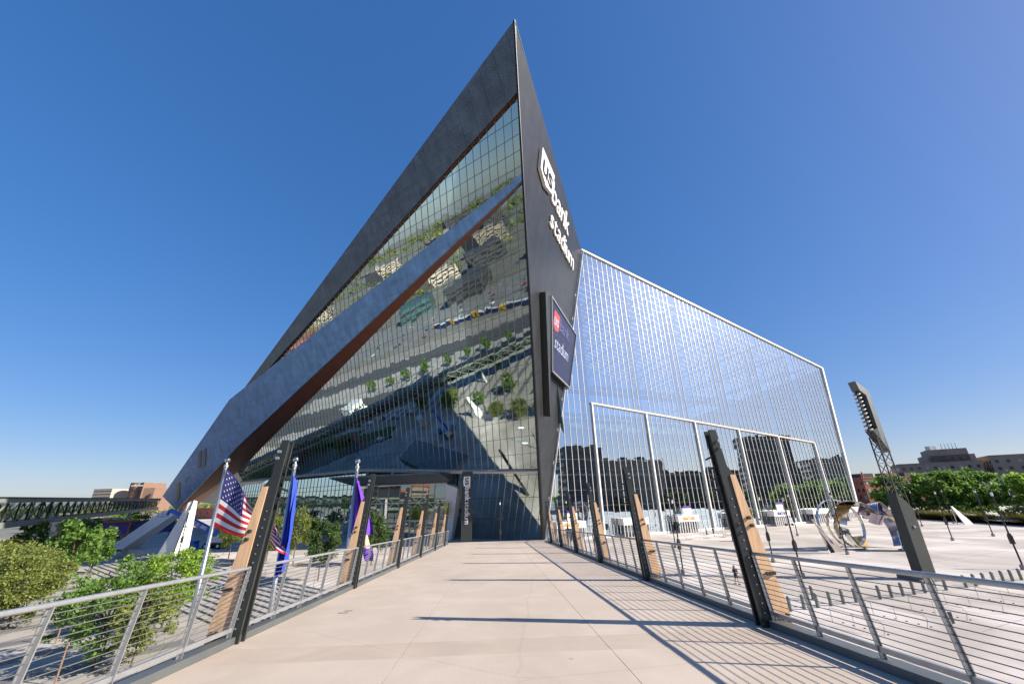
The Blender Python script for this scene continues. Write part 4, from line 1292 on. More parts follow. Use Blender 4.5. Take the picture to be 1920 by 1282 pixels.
MB().prism([(112, 110, 0), (114.5, 110.4, 0), (113.9, 110.6, 1.2), (111.6, 111.0, 4.2), (111.2, 110.9, 4.2)], (.1, .35, 0)).build('board', m_concw, t)
MB().bar((111.6, 111.5, 0), (111.5, 111.3, 3.8), .15, .15).build('brace', m_galv, t)
t = thing('ground_sign', 'thin dark sign post on the plaza at the lower right', 'sign', (20.5, 22.5, 0))
MB().tube((21.6, 23.8, 0), (21.6, 23.8, 2.3), .03, n=6).build('post', m_steel, t)
MB().box((21.6, 23.8, 2.55), (.3, .05, .5)).build('plate', m_steel, t)

# ------------------------------------------------------------------ people
def person(name, label, loc, rz, cloth, hair, skirt=True, walk=.12, h=1.68):
    t = thing(name, label, 'person', loc)
    k = h / 1.68
    J = {'pel': (0, 0, .92), 'waist': (0, 0, 1.04), 'chest': (0, .0, 1.26), 'neck': (0, 0, 1.43), 'head': (0, -.015, 1.53), 'crown': (0, -.01, 1.63),
         'lh': (.095, 0, .88), 'lk': (.10, -walk * .7, .48), 'la': (.10, -walk * 1.2, .085), 'lt': (.11, -walk * 1.2 - .15, .03),
         'rh': (-.095, 0, .88), 'rk': (-.10, walk * .3, .48), 'ra': (-.10, walk * 1.5, .12), 'rt': (-.11, walk * 1.5 - .13, .03),
         'ls': (.18, 0, 1.36), 'le': (.235, -.02, 1.10), 'lw': (.13, -.22, 1.06), 'rs': (-.18, 0, 1.36), 're': (-.235, .0, 1.10), 'rw': (-.12, -.22, 1.08)}
    rad = {'pel': (.15, .11), 'waist': (.12, .09), 'chest': (.15, .10), 'neck': (.052, .052), 'head': (.082, .092), 'crown': (.07, .08), 'lh': (.085, .085), 'lk': (.055, .055), 'la': (.036, .036), 'lt': (.033, .022), 'rh': (.085, .085), 'rk': (.055, .055), 'ra': (.036, .036), 'rt': (.033, .022), 'ls': (.06, .06), 'le': (.042, .042), 'lw': (.028, .028), 'rs': (.06, .06), 're': (.042, .042), 'rw': (.028, .028)}
    E_ = [('pel', 'waist'), ('waist', 'chest'), ('chest', 'neck'), ('neck', 'head'), ('head', 'crown'), ('pel', 'lh'), ('lh', 'lk'), ('lk', 'la'), ('la', 'lt'), ('pel', 'rh'), ('rh', 'rk'), ('rk', 'ra'), ('ra', 'rt'), ('chest', 'ls'), ('ls', 'le'), ('le', 'lw'), ('chest', 'rs'), ('rs', 're'), ('re', 'rw')]
    for s, w in ((1, 'l'), (-1, 'r')):
        wx, wy, wz = J[w + 'w']
        J[w + 'p'] = (wx - s * .03, wy - .06, wz); rad[w + 'p'] = (.034, .018); E_.append((w + 'w', w + 'p'))
        for f, (dx, dy, dz) in enumerate(((-.03, -.06, .015), (-.012, -.075, .005), (.006, -.07, 0), (.022, -.06, -.005), (.04, -.01, .02))):
            J[f'{w}f{f}'] = (wx - s * .03 - s * dx, wy - .06 + dy, wz + dz); rad[f'{w}f{f}'] = (.009, .009); E_.append((w + 'p', f'{w}f{f}'))
    names = list(J)
    me = bpy.data.meshes.new('body')
    me.from_pydata([tuple(c * k for c in J[n_]) for n_ in names], [(names.index(a), names.index(b)) for a, b in E_], [])
    o = bpy.data.objects.new('body', me); COL.objects.link(o); o.parent = t
    o.modifiers.new('skin', 'SKIN'); sk = me.skin_vertices[0].data
    for i, n_ in enumerate(names):
        sk[i].radius = rad[n_]
    sk[0].use_root = True
    o.modifiers.new('sub', 'SUBSURF').levels = 1; o.modifiers['sub'].render_levels = 2
    me.materials.append(m_skin)
    ring = lambda zs: [(rx_, ry_, z_) for rx_, ry_, z_ in zs]
    def shell(nm, prof, m, cx=0, cy=0):
        pts, n_ = [], 18
        for rx_, ry_, z_ in prof:
            pts += [V((cx + rx_ * math.cos(2 * math.pi * q / n_), cy + ry_ * math.sin(2 * math.pi * q / n_), z_)) * k for q in range(n_)]
        fs = [(j * n_ + i, j * n_ + (i + 1) % n_, (j + 1) * n_ + (i + 1) % n_, (j + 1) * n_ + i) for j in range(len(prof) - 1) for i in range(n_)]
        fs += [tuple(range(n_ - 1, -1, -1)), tuple(range((len(prof) - 1) * n_, len(prof) * n_))]
        m_ = MB(); m_.faces([p + V(loc) for p in pts], fs)
        return m_.build(nm, m, t, smooth=True)
    shell('jacket', ring([(.175, .13, .93), (.145, .11, 1.05), (.18, .125, 1.25), (.19, .115, 1.36), (.08, .075, 1.44)]), cloth)
    if skirt:
        shell('skirt', ring([(.19, .16, .58), (.195, .155, .75), (.185, .14, .9), (.15, .115, 1.03)]), cloth)
    else:
        for s, w in ((1, 'l'), (-1, 'r')):
            m_ = MB()
            for a, b, r0_, r1_ in ((w + 'h', w + 'k', .105, .075), (w + 'k', w + 'a', .075, .06)):
                m_.tube(V(J[a]) * k + V(loc), V(J[b]) * k + V(loc), r0_, r1_, 10)
            m_.build('trouser_leg', m_cloth2, t)
    for s, w in ((1, 'l'), (-1, 'r')):
        m_ = MB()
        for a, b, r0_, r1_ in ((w + 's', w + 'e', .075, .055), (w + 'e', w + 'w', .055, .038)):
            m_.tube(V(J[a]) * k + V(loc), V(J[b]) * k + V(loc), r0_, r1_, 10)
        m_.build('sleeve', cloth, t)
        MB().box((V(J[w + 'a']) + V(J[w + 't'])) * .5 * k + V(loc) + V((0, 0, -.02)), (.085, .25, .06)).build('shoe', m_cloth, t)
    shell('hair', ring([(.085, .07, 1.40), (.115, .085, 1.48), (.118, .105, 1.58), (.095, .095, 1.66), (.03, .03, 1.70)]), hair, cy=.045)
    m_ = MB(); m_.sphere(V(loc) + V((0, -.10, 1.535)) * k, .016, 5); m_.build('nose', m_skin, t)
    for s in (-1, 1):
        MB().sphere(V(loc) + V((s * .034, -.088, 1.56)) * k, .011, 4).build('eye', m_cloth, t)
    MB().box(V(loc) + V((0, -.094, 1.495)) * k, (.045, .012, .01)).build('mouth', mat('lips', (.35, .1, .09), .5), t)
    t.rotation_euler = (0, 0, rz)
    return t
person('person', 'person with long brown hair in a black jacket and skirt walking across the plaza', (22.3, 46.8, 0), R(8), m_cloth, m_hair)
person('person', 'person in dark clothes standing at the tables before the gates, left of two', (41.3, 96.0, 0), R(40), m_cloth2, m_cloth, skirt=False, walk=.03)
person('person', 'person in dark clothes standing at the tables before the gates, right of two', (43.6, 97.8, 0), R(-60), m_cloth, m_hair, skirt=False, walk=.03)

# ------------------------------------------------------------------ flagpoles and flags
def flagpole(x, y, z0, ztop, label):
    t = thing('flagpole', label, 'flagpole', (x, y, z0), 'flagpoles beside the footbridge')
    MB().tube((x, y, z0), (x, y, ztop - .45), .13, .075, 14).build('pole', m_galv, t, smooth=True)
    MB().lathe((x, y, ztop - .45), [(.075, 0), (.10, .04), (.10, .14), (.05, .18), (.04, .26)], 14).build('truck', m_galv, t)
    MB().sphere((x, y, ztop - .08), .13, 8).build('finial', m_chrome, t, smooth=True)
    MB().tube((x + .1, y - .1, 1.0), (x + .09, y - .09, ztop - .5), .008, n=4).build('halyard', m_cable, t)
    MB().lathe((x, y, z0), [(.22, 0), (.22, .06), (.14, .12)], 14).build('base_collar', m_galv, t)
    return t
flagpole(-14.0, 20.0, Tl, 10.75, 'silver flagpole flying the striped flag, nearest the left frame edge')
flagpole(-10.66, 20.0, Tl, 10.7, 'silver flagpole with the limp blue flag, middle of three')
flagpole(-7.62, 20.0, Tl, 10.55, 'silver flagpole with the purple flag, rightmost of three')
fl = thing('striped_flag', 'red and white striped flag with white stars on navy blue', 'flag', (-13.9, 20, 7.6))
def FP(u, v, out=0.0):
    """u along the fly, v down the hoist."""
    ang = R(43 * (1 - v) + 17 * v)
    L_ = 4.3 * u
    sag = 1 - .16 * u * v
    x = -13.88 + L_ * math.cos(ang) * .92 - v * .03
    z = 10.28 - v * 2.55 - L_ * math.sin(ang) * sag - .16 * u * math.sin(u * 7 + 1) * v
    y = 19.9 + .28 * math.sin(u * 9 + v * 2.2) * (.25 + u) + .12 * math.sin(u * 17 - v * 3) * u - out
    return V((x, y, z))
for i in range(13):
    v0, v1 = i / 13, (i + 1) / 13
    u0 = .4 if i < 7 else 0.0
    MB().grid(lambda u, v: FP(u0 + (1 - u0) * u, v0 + (v1 - v0) * v), 30, 2).build('stripe', m_red if i % 2 == 0 else m_fwhite, fl, smooth=True)
MB().grid(lambda u, v: FP(.4 * u, 7 / 13 * v), 16, 10).build('canton', m_navy, fl, smooth=True)
mb = MB()
for r0_ in range(9):
    for c_ in range(6 if r0_ % 2 == 0 else 5):
        uc = (.4) * ((c_ * 2 + 1 + (0 if r0_ % 2 == 0 else 1)) / 12); vc = 7 / 13 * (r0_ + 1) / 10
        pts = []
        for q in range(10):
            rr = .0205 if q % 2 == 0 else .0085
            pts.append(FP(uc + rr * .66 * math.sin(2 * math.pi * q / 10), vc - rr * 1.0 * math.cos(2 * math.pi * q / 10), .015))
        mb.poly(pts)
mb.build('stars', m_fwhite, fl)
bf = thing('blue_flag', 'limp plain blue flag hanging in folds from its pole', 'flag', (-10.6, 19.9, 5.7))
def BF(u, v):
    w = .22 + .62 * min(1, v * 1.5) * (1 - .35 * v)
    x = -10.56 + u * w * .62 - v * .05
    z = 10.0 - v * 4.25 - u * .5 * (1 - v) - .12 * math.sin(u * 6)
    return V((x, 19.85 + .16 * math.sin(u * 15 + v * 5) * (.4 + u), z))
MB().grid(BF, 24, 40).build('cloth', m_fblue, bf, smooth=True)
pf = thing('purple_flag', 'purple flag with a pale lower fold hanging in pleats', 'flag', (-7.5, 19.9, 6.2))
def PF(u, v):
    x = -7.55 + u * (.15 + 1.2 * min(1, v * 1.2)) + .25 * max(0, v - .62) * (1 + 2.2 * v) * (1 if v > .62 else 0)
    z = 9.75 - v * 3.7 - u * .35 * (1 - v) + .18 * u * max(0, v - .6)
    return V((x - (.55 * max(0, v - .6) * u * 2), 19.9 + .13 * math.sin(u * 13 + v * 4) * (.4 + u), z))
MB().grid(lambda u, v: PF(u, v * .66), 22, 26).build('upper_fold', m_purple, pf, smooth=True)
MB().grid(lambda u, v: PF(.35 + u * .4, .66 + v * .16), 10, 8).build('emblem_fold', mat('flag_cream', (.62, .45, .30), .8, var=.35, scale=5), pf, smooth=True)
MB().grid(lambda u, v: PF(.35 + u * .4 + v * .25, .82 + v * .16), 10, 8).build('lower_fold', m_purple, pf, smooth=True)

# ------------------------------------------------------------------ skyway on the left
m_sky = mat('grey_green_steel', (.30, .33, .29), .5, .1, var=.1)
sw = thing('skyway', 'long dark enclosed truss footbridge running into the stadium', 'footbridge', (-97, 80, 0))
sa, sb = V((-59.5, 15.8, 0)), V((-166, 198, 0))
sd = (sb - sa).normalized(); sn_ = V((sd.y, -sd.x, 0)); SL = (sb - sa).length
def SW(t, z, o_=0.0):
    f = t / SL
    zz = (4.2 + 3.6 * f) + z * (6.1 - 1.5 * f)
    p = sa + sd * t + sn_ * o_; p.z = zz
    return p
for o_ in (0, -4.2):
    MB().bar(SW(0, .1, o_), SW(SL, .1, o_), .5, 1.1).build('bottom_chord', m_sky, sw)
    MB().bar(SW(0, .92, o_), SW(SL, .92, o_), .5, .9).build('top_chord', m_sky, sw)
    nk = 44
    for k in range(nk):
        t0, t1 = SL * k / nk, SL * (k + 1) / nk
        MB().bar(SW(t0, .2, o_), SW(t0, .84, o_), .2, .25).build('post', m_steel, sw)
        MB().bar(SW(t0, .2, o_), SW(t1, .84, o_), .18, .22).build('brace', m_sky, sw)
        if k % 2 == 0:
            MB().bar(SW(t1, .2, o_), SW(t0, .84, o_), .18, .22).build('brace', m_sky, sw)
MB().prism([SW(0, .98, .4), SW(SL, .98, .4), SW(SL, .98, -4.6), SW(0, .98, -4.6)], (0, 0, .22)).build('roof', m_steel, sw)
MB().prism([SW(0, .02, .2), SW(SL, .02, .2), SW(SL, .02, -4.4), SW(0, .02, -4.4)], (0, 0, .25)).build('floor', m_steel, sw)
MB().poly([SW(0, .18, -.6), SW(SL, .18, -.6), SW(SL, .86, -.6), SW(0, .86, -.6)]).build('glazing', glass('glass_skyway', .22, (.8, .85, .8), (.35, .45, .38)), sw)
for t in (12, 62, 120, 175):
    p = SW(t, 0, -2)
    MB().tube((p.x, p.y, -1.8), p, .5, n=12).build('pier', m_concw, sw)

# ------------------------------------------------------------------ white pylons, boom lift and street furniture on the left
t = thing('white_pylon', 'tapering white concrete pylon with a folded face near the left end of the wall', 'pylon', (-64, 82, 0))
MB().faces([(-66.6, 82, 0), (-63.0, 81.2, 0), (-61.9, 83.5, 0), (-65.4, 85, 0), (-63.5, 82.2, 5.2), (-63.3, 82.2, 9.3), (-62.55, 82.4, 9.75), (-62.4, 83.4, 9.6), (-63.2, 83.5, 9.3), (-65.1, 82.6, 5.2)],
           [(0, 1, 4), (0, 4, 9), (9, 4, 5), (4, 1, 6), (4, 6, 5), (1, 2, 7, 6), (2, 3, 8, 7), (3, 0, 9), (3, 9, 5, 8), (5, 6, 7, 8), (3, 2, 1, 0)]).build('shaft', m_concw, t)
MB().bar((-62.9, 81.1, 0), (-62.45, 82.3, 9.8), .12, .12).build('corner_strip', m_steel, t)
t = thing('white_pylon', 'white concrete pylon further back under the end of the skyway', 'pylon', (-86, 100, 0))
MB().faces([(-93.0, 100, 0), (-89.0, 99.5, 0), (-78.6, 100, 7.7), (-82.6, 100, 7.7), (-92, 102.5, 0), (-88, 102.5, 0), (-78.2, 102, 7.7), (-82.2, 102, 7.7)], [(0, 1, 2, 3), (1, 5, 6, 2), (5, 4, 7, 6), (4, 0, 3, 7), (3, 2, 6, 7), (4, 5, 1, 0)]).build('shaft', m_concw, t)
bl = thing('boom_lift', 'blue telescopic boom lift parked under the left end of the stadium', 'lift', (-66, 96, 0))
MB().box((-65.5, 96, 1.0), (3.6, 2.3, .5)).build('chassis', m_steel, bl)
for sx_ in (-1, 1):
    for sy_ in (-1, 1):
        w = MB().tube((-65.5 + sx_ * 1.35, 96 + sy_ * 1.0, .62), (-65.5 + sx_ * 1.35, 96 + sy_ * 1.4, .62), .62, n=16).build('wheel', m_tyre, bl)
        MB().tube((-65.5 + sx_ * 1.35, 96 + sy_ * 1.39, .62), (-65.5 + sx_ * 1.35, 96 + sy_ * 1.43, .62), .3, n=12).build('rim', m_white2, w)
MB().box((-64.6, 96, 1.85), (3.8, 2.1, 1.2)).box((-63.4, 96, 2.3), (1.6, 2.0, 1.4)).build('turntable', m_concw, bl)
b_a, b_b, b_c = V((-64.2, 95.4, 2.5)), V((-72.0, 95.4, 5.9)), V((-77.0, 95.4, 8.0))
bo = MB().bar(b_a, b_b, .9, 1.0).build('boom', m_blue, bl)
MB().bar(b_b, b_c, .6, .65).build('inner_boom', m_blue, bl)
MB().bar(b_c, b_c + V((-.5, 0, -1.0)), .4, .4).box(b_c + V((-1.2, 0, -1.3)), (1.0, 2.0, .1)).bar(b_c + V((-1.7, -1, -1.3)), b_c + V((-1.7, -1, -.2)), .06, .06).bar(b_c + V((-.7, -1, -1.3)), b_c + V((-.7, -1, -.2)), .06, .06).bar(b_c + V((-1.7, -1, -.2)), b_c + V((-.7, -1, -.2)), .06, .06).build('basket', m_blue, bl)
bx = (b_a - b_b).normalized(); bz = V((0, -1, 0)).cross(bx); bz = bz if bz.z > 0 else -bz
letters('SX-180', bl, b_b + bx * 1.4 - bz * .3 + V((0, -.5, 0)), bx, bz, .95, .03, m_white, bold=.02, width=3.4)
MB().box((-72.5, 97.5, .8), (3.2, 1.6, 1.5)).build('power_unit', m_blue, bl)
t = thing('blue_container', 'small blue equipment cart beside the white pylon', 'cart', (-68.5, 93, 0))
MB().box((-68.5, 93, .7), (2.2, 1.2, .9)).build('body', m_blue, t)
for s in (-.7, .7):
    MB().tube((-68.5 + s, 92.35, .28), (-68.5 + s, 92.6, .28), .27, n=12).build('wheel', m_tyre, t)
# crowd fences before the left entrance
for i in range(6):
    a = V((-58 + i * 3.2, 96 + i * 2.2, 0)); b = a + V((2.6, 1.7, 0))
    t = thing('black_fence_panel', f'black steel fence panel under the overhang, {nd(i)} from the left', 'fence', a, 'black fence panels under the overhang')
    MB().path([a, a + V((0, 0, 2.0)), b + V((0, 0, 2.0)), b], .05, 6).build('frame', m_lamp, t)
    for k in range(1, 7):
        MB().tube(a.lerp(b, k / 7), a.lerp(b, k / 7) + V((0, 0, 2.0)), .03, n=4).build('picket', m_lamp, t)
# banner hoarding across the street
t = thing('banner_hoarding', 'long orange framed hoarding with purple and navy printed banners', 'hoarding', (-115, 130, -1.8))
ha, hb = V((-126.5, 131, 0)), V((-100, 131, 0))
m_print = mat('banner_print', (.16, .07, .30), .6, var=.9, scale=1.1, detail=4)
m_print2 = mat('banner_print_navy', (.03, .04, .13), .6, var=.9, scale=1.4, detail=4)
MB().prism([ha + V((0, 0, 1.2)), ha + V((9.5, 0, 1.2)), ha + V((9.5, 0, 4.9)), ha + V((1.5, 0, 4.6))], (0, .1, 0)).build('banner', m_print, t)
MB().prism([ha + V((10, 0, 1.4)), ha + V((23, 0, 1.8)), ha + V((23, 0, 5.6)), ha + V((10, 0, 4.9))], (0, .1, 0)).build('banner', m_print2, t)
m_or = mat('orange_frame', (.55, .16, .04), .6)
for a, b in (((-.2, 1.0), (9.7, 1.2)), ((1.3, 4.7), (12, 5.1)), ((-.2, 1.0), (1.3, 4.7)), ((9.75, 1.0), (9.75, 5.0))):
    MB().bar(ha + V((a[0], -.1, a[1])), ha + V((b[0], -.1, b[1])), .4, .2, up=(0, 1, 0)).build('frame_bar', m_or, t)
for x in (1, 9, 16, 22):
    MB().tube(ha + V((x, .2, -1.8)), ha + V((x, .2, 3)), .12, n=6).build('post', m_steel, t)

# cars on the street
def car(label, loc, rz, paint):
    t = thing('parked_car', label, 'car', loc, 'cars parked along the left street')
    prof = [(-2.2, .35), (-2.25, .75), (-2.0, .95), (-1.1, 1.0), (-.55, 1.45), (.85, 1.47), (1.6, 1.0), (2.15, .92), (2.25, .6), (2.2, .35)]
    X = V((math.cos(rz), math.sin(rz), 0)); Y = V((-math.sin(rz), math.cos(rz), 0)); L = V(loc)
    MB().prism([L + X * x - Y * .88 + V((0, 0, z)) for x, z in prof], Y * 1.76).build('body', paint, t)
    MB().prism([L + X * x - Y * .89 + V((0, 0, z)) for x, z in ((-.95, 1.03), (-.5, 1.38), (.8, 1.40), (1.35, 1.03))], Y * 1.78).build('side_window', m_win, t)
    MB().prism([L + X * x - Y * .7 + V((0, 0, z)) for x, z in ((-1.08, 1.04), (-.6, 1.42), (-.63, 1.45), (-1.12, 1.05))], Y * 1.4).build('windscreen', m_win, t)
    for x in (-1.35, 1.4):
        for y in (-1, 1):
            w = MB().tube(L + X * x + Y * (y * .72) + V((0, 0, .33)), L + X * x + Y * (y * .92) + V((0, 0, .33)), .33, n=14).build('wheel', m_tyre, t)
            MB().tube(L + X * x + Y * (y * .91) + V((0, 0, .33)), L + X * x + Y * (y * .94) + V((0, 0, .33)), .19, n=10).build('rim', m_galv, w)
    for y in (-.6, .6):
        MB().box(L + X * -2.24 + Y * y + V((0, 0, .7)), (.06, .35, .14), X, Y, (0, 0, 1)).build('headlight', m_lens, t)
        MB().box(L + X * 2.22 + Y * y + V((0, 0, .75)), (.06, .3, .14), X, Y, (0, 0, 1)).build('tail_light', m_red, t)
    return t
pts_c = [((-118, 104), 'white', (.75, .75, .74)), ((-126, 111), 'silver', (.42, .43, .44)), ((-134, 118), 'dark blue', (.03, .05, .14)), ((-143, 125), 'white', (.72, .72, .72)), ((-151, 131), 'red', (.40, .03, .03)), ((-106, 118), 'black', (.02, .02, .022)), ((-112, 122), 'white', (.76, .76, .75)), ((-92, 112), 'grey', (.22, .22, .23))]
for i, ((x, y), cn, cc) in enumerate(pts_c):
    car(f'{cn} parked car on the street below the skyway, {nd(i)} along', (x, y, -1.77), R(-40 + (5 if i % 2 else 0)), mat('car_' + cn.replace(' ', '_'), cc, .25, .1, var=.03))

# ------------------------------------------------------------------ buildings
def building(name, label, x0, y0, w, d, h, rz, body, nfl, ncol, ww, wh, faces=('front', 'left'), z0=-1.8, windows='single', wm=None, cat='building', setback=None, ledge=True, frames=None, group=None):
    t = thing(name, label, cat, (x0, y0, z0), group)
    X = V((math.cos(rz), math.sin(rz), 0)); Y = V((-math.sin(rz), math.cos(rz), 0)); L = V((x0, y0, z0))
    def P(x, y, z): return L + X * x + Y * y + V((0, 0, z))
    MB().prism([P(0, 0, 0), P(w, 0, 0), P(w, d, 0), P(0, d, 0)], (0, 0, h)).build('wall', body, t)
    if ledge:
        MB().prism([P(-.25, -.25, h - .3), P(w + .25, -.25, h - .3), P(w + .25, d + .25, h - .3), P(-.25, d + .25, h - .3)], (0, 0, .6)).build('parapet', body, t)
    fh = h / (nfl + .35)
    shared = {}
    for fc in faces:
        if fc == 'front': o0, u, nn, L_ = P(0, 0, 0), X, -Y, w
        elif fc == 'left': o0, u, nn, L_ = P(0, d, 0), -Y, -X, d
        else: o0, u, nn, L_ = P(w, 0, 0), Y, X, d
        nc = max(2, int(round(ncol * L_ / w)))
        for f in range(nfl):
            zc = fh * (f + .55)
            if windows == 'band':
                a, b = o0 + u * 1.0 + V((0, 0, zc)) + nn * .05, o0 + u * (L_ - 1.0) + V((0, 0, zc)) + nn * .05
                MB().bar(a, b, .2, wh).build('window_band', wm or m_win, t)
                continue
            for c in range(nc):
                p = o0 + u * (L_ * (c + .5) / nc) + V((0, 0, zc)) + nn * .06
                key = fc
                if key not in shared:
                    me = MB().box((0, 0, 0), (ww, .16, wh), u, nn, (0, 0, 1)).mesh('window')
                    me.materials.append(wm or m_win)
                    me2 = me.copy(); me2.materials.clear(); me2.materials.append(m_winlight)
                    shared[key] = (me, me2)
                me = shared[key][1 if random.random() < .16 else 0]
                o = bpy.data.objects.new('window', me); COL.objects.link(o); o.parent = t; o.location = p - L
    return t, P


# right side, in view
t, P = building('brick_building', 'red brick block with flat roof behind the sculpture', 215, 262, 55, 38, 17.4, R(0), m_brick, 4, 15, 1.3, 1.9)
for x in (6, 22, 34):
    MB().prism([P(x, 8, 17.6), P(x + 8, 8, 17.6), P(x + 8, 16, 17.6), P(x, 16, 17.6)], (0, 0, 2.6)).build('penthouse', m_dbrick if x != 22 else m_brick, t)
MB().tube(P(3, 3, 17), P(3, 3, 21), .5, .4, 8).build('chimney', m_brick, t)
MB().bar(P(0, -.1, 15.6), P(55, -.1, 15.6), .3, .5).build('cornice', m_steel2, t)
t, P = building('brick_tower', 'slim red brick stair tower just right of the glass wall', 200, 276, 7, 8, 22, 0, m_brick, 4, 2, 1, 1.4)
t, P = building('stone_hospital', 'large beige stepped building with rows of small windows on the right', 306, 334, 46, 40, 28.6, R(-34), m_beige, 6, 10, 1.7, 2.1)
for x0_, x1_, z1 in ((17, 45, 34.0), (20, 42, 38.4)):
    MB().prism([P(x0_, 3, 28), P(x1_, 3, 28), P(x1_, 26, 28), P(x0_, 26, 28)], (0, 0, z1 - 28)).build('stepped_storey', m_beige, t)
for c in range(6):
    MB().box(P(20 + c * 4.2, 2.95, 31.5), (1.6, .2, 2.0), (math.cos(R(-34)), math.sin(R(-34)), 0), (-math.sin(R(-34)), math.cos(R(-34)), 0)).build('window', m_win, t)
for k in range(5):
    MB().tube(P(30 + k * 2, 8, 38), P(30 + k * 2, 8, 43), .22, .1, 6).build('antenna', m_steel, t)
MB().box(P(24, 10, 40), (5, 4, 3)).build('plant_room', m_galv, t)
t, P = building('stone_hospital_wing', 'right wing of the beige stepped building at the frame edge', 346.5, 304, 84, 36, 31.5, R(-34), m_beige, 6, 15, 1.7, 2.1)
for x in (22, 52):
    MB().prism([P(x, 2, 31), P(x + 9, 2, 31), P(x + 9, 10, 31), P(x, 10, 31)], (0, 0, 3)).build('penthouse', m_pale, t)
t, P = building('dark_block', 'low dark modern block with pale framed windows at the right frame edge', 254, 231, 8, 26, 16.0, R(0), m_dbrick, 1, 1, .1, .1, faces=())
MB().prism([P(8.1, -.5, 0), P(60, -.5, 0), P(60, 26, 0), P(8.1, 26, 0)], (0, 0, 15.4)).build('wing', m_dbrick, t)
for f in range(3):
    for c in range(10):
        x = 10.5 + c * 4.9; z = 3.3 + f * 4.4
        w_ = MB().box(P(x + 1.7, -.62, z + .3), (3.4, .2, 3.1)).build('window', m_win if (f + c) % 3 else mat('warm_pane', (.20, .11, .08), .3), t)
        MB().box(P(x - .2, -.75, z + .3), (.35, .3, 3.9)).box(P(x + 1.7, -.75, z + 2.05), (3.6, .3, .4)).build('frame', mat('frame_grey', (.45, .46, .46), .5), w_)
t, P = building('low_block', 'low beige block with small windows in front of the hospital', 268, 262, 40, 14, 15, 0, m_beige, 3, 9, 1.4, 1.6)
# far left skyline
t = thing('round_office_block', 'rust coloured office block with a rounded end and white lettering', 'building', (-800, 900, -1.8))
mb = MB(); c0_ = V((-815, 918, -1.8))
prof = [c0_ + V((22 * math.cos(a), 22 * math.sin(a), 0)) for a in np.linspace(R(60), R(300), 22)] + [V((-792, 892, -1.8)), V((-792, 950, -1.8))]
mb.prism(prof, (0, 0, 61)).build('tower', m_copper, t)
MB().prism([(-792, 895, -1.8), (-772, 900, -1.8), (-772, 950, -1.8), (-792, 950, -1.8)], (0, 0, 50)).build('wing', m_copper, t)
for k in range(9):
    z = 8 + k * 5.2
    pr = [c0_ + V((22.25 * math.cos(a), 22.25 * math.sin(a), z)) for a in np.linspace(R(150), R(290), 16)]
    mb = MB()
    for a, b in zip(pr, pr[1:]): mb.bar(a, b, .4, 1.6)
    mb.build('window_band', mat('rust_band', (.24, .11, .07), .5), t)
    for c in range(4):
        MB().box(V((-812 + 6 + c * 3.4, 894.6 + c * .2, z + .4 - 1.8)), (2.0, 1.2, 1.6)).build('window', m_win, t) if 2 < k < 8 else None
MB().box((-777, 897, 33), (3, 5, 6)).build('window', m_win, t)
letters('coloplast', t, V((-818, 892.0, 51.5)), V((1, .0, 0)), V((0, 0, 1)), 6.0, .5, m_white, bold=.12, width=25)
t, P = building('pale_office_block', 'pale stone office block on the far left skyline', -908, 905, 44, 40, 50, R(-6), m_pale, 8, 8, 3.0, 1.6, windows='band')
MB().prism([P(16, -.5, 12), P(28, -.5, 12), P(28, -.4, 28), P(16, -.4, 28)], (0, -.4, 0)).build('recess', m_win, t)
# mid distance houses and sheds under the skyway
for i, (x, y, w, d, h, m_) in enumerate(((-210, 190, 30, 16, 6.5, m_pale), (-175, 165, 18, 14, 5.5, m_brick), (-240, 215, 24, 18, 8.5, m_pale), (-300, 270, 40, 20, 11, m_beige), (-260, 330, 50, 20, 9, m_brick), (-190, 130, 14, 10, 5, m_concw))):
    building('low_building', ('pale shed', 'small brick shed', 'pale two storey block', 'long beige warehouse', 'long brick warehouse', 'white cabin')[i] + ' seen through the skyway truss on the left', x, y, w, d, h, R(-25), m_, 2 if h > 6 else 1, 6, 1.4, 1.2, faces=('front', 'right'))
for i, (x, y, h, rx) in enumerate(((-128, 138, 7, 4.5), (-150, 152, 8, 5), (-165, 185, 9, 6), (-200, 205, 10, 6.5), (-140, 175, 9, 6), (-235, 260, 11, 7), (-98, 84, 5.5, 3.2))):
    tree('street_tree', f'green street tree behind the skyway, {nd(i)} of the scattered ones counted outward', (x, y, -1.8), h, rx, h * .42, (m_leafB, m_leafA, m_leafC)[i % 3], 2600, .5, 90 + i, .2, 'street trees behind the skyway', n_cl=50)

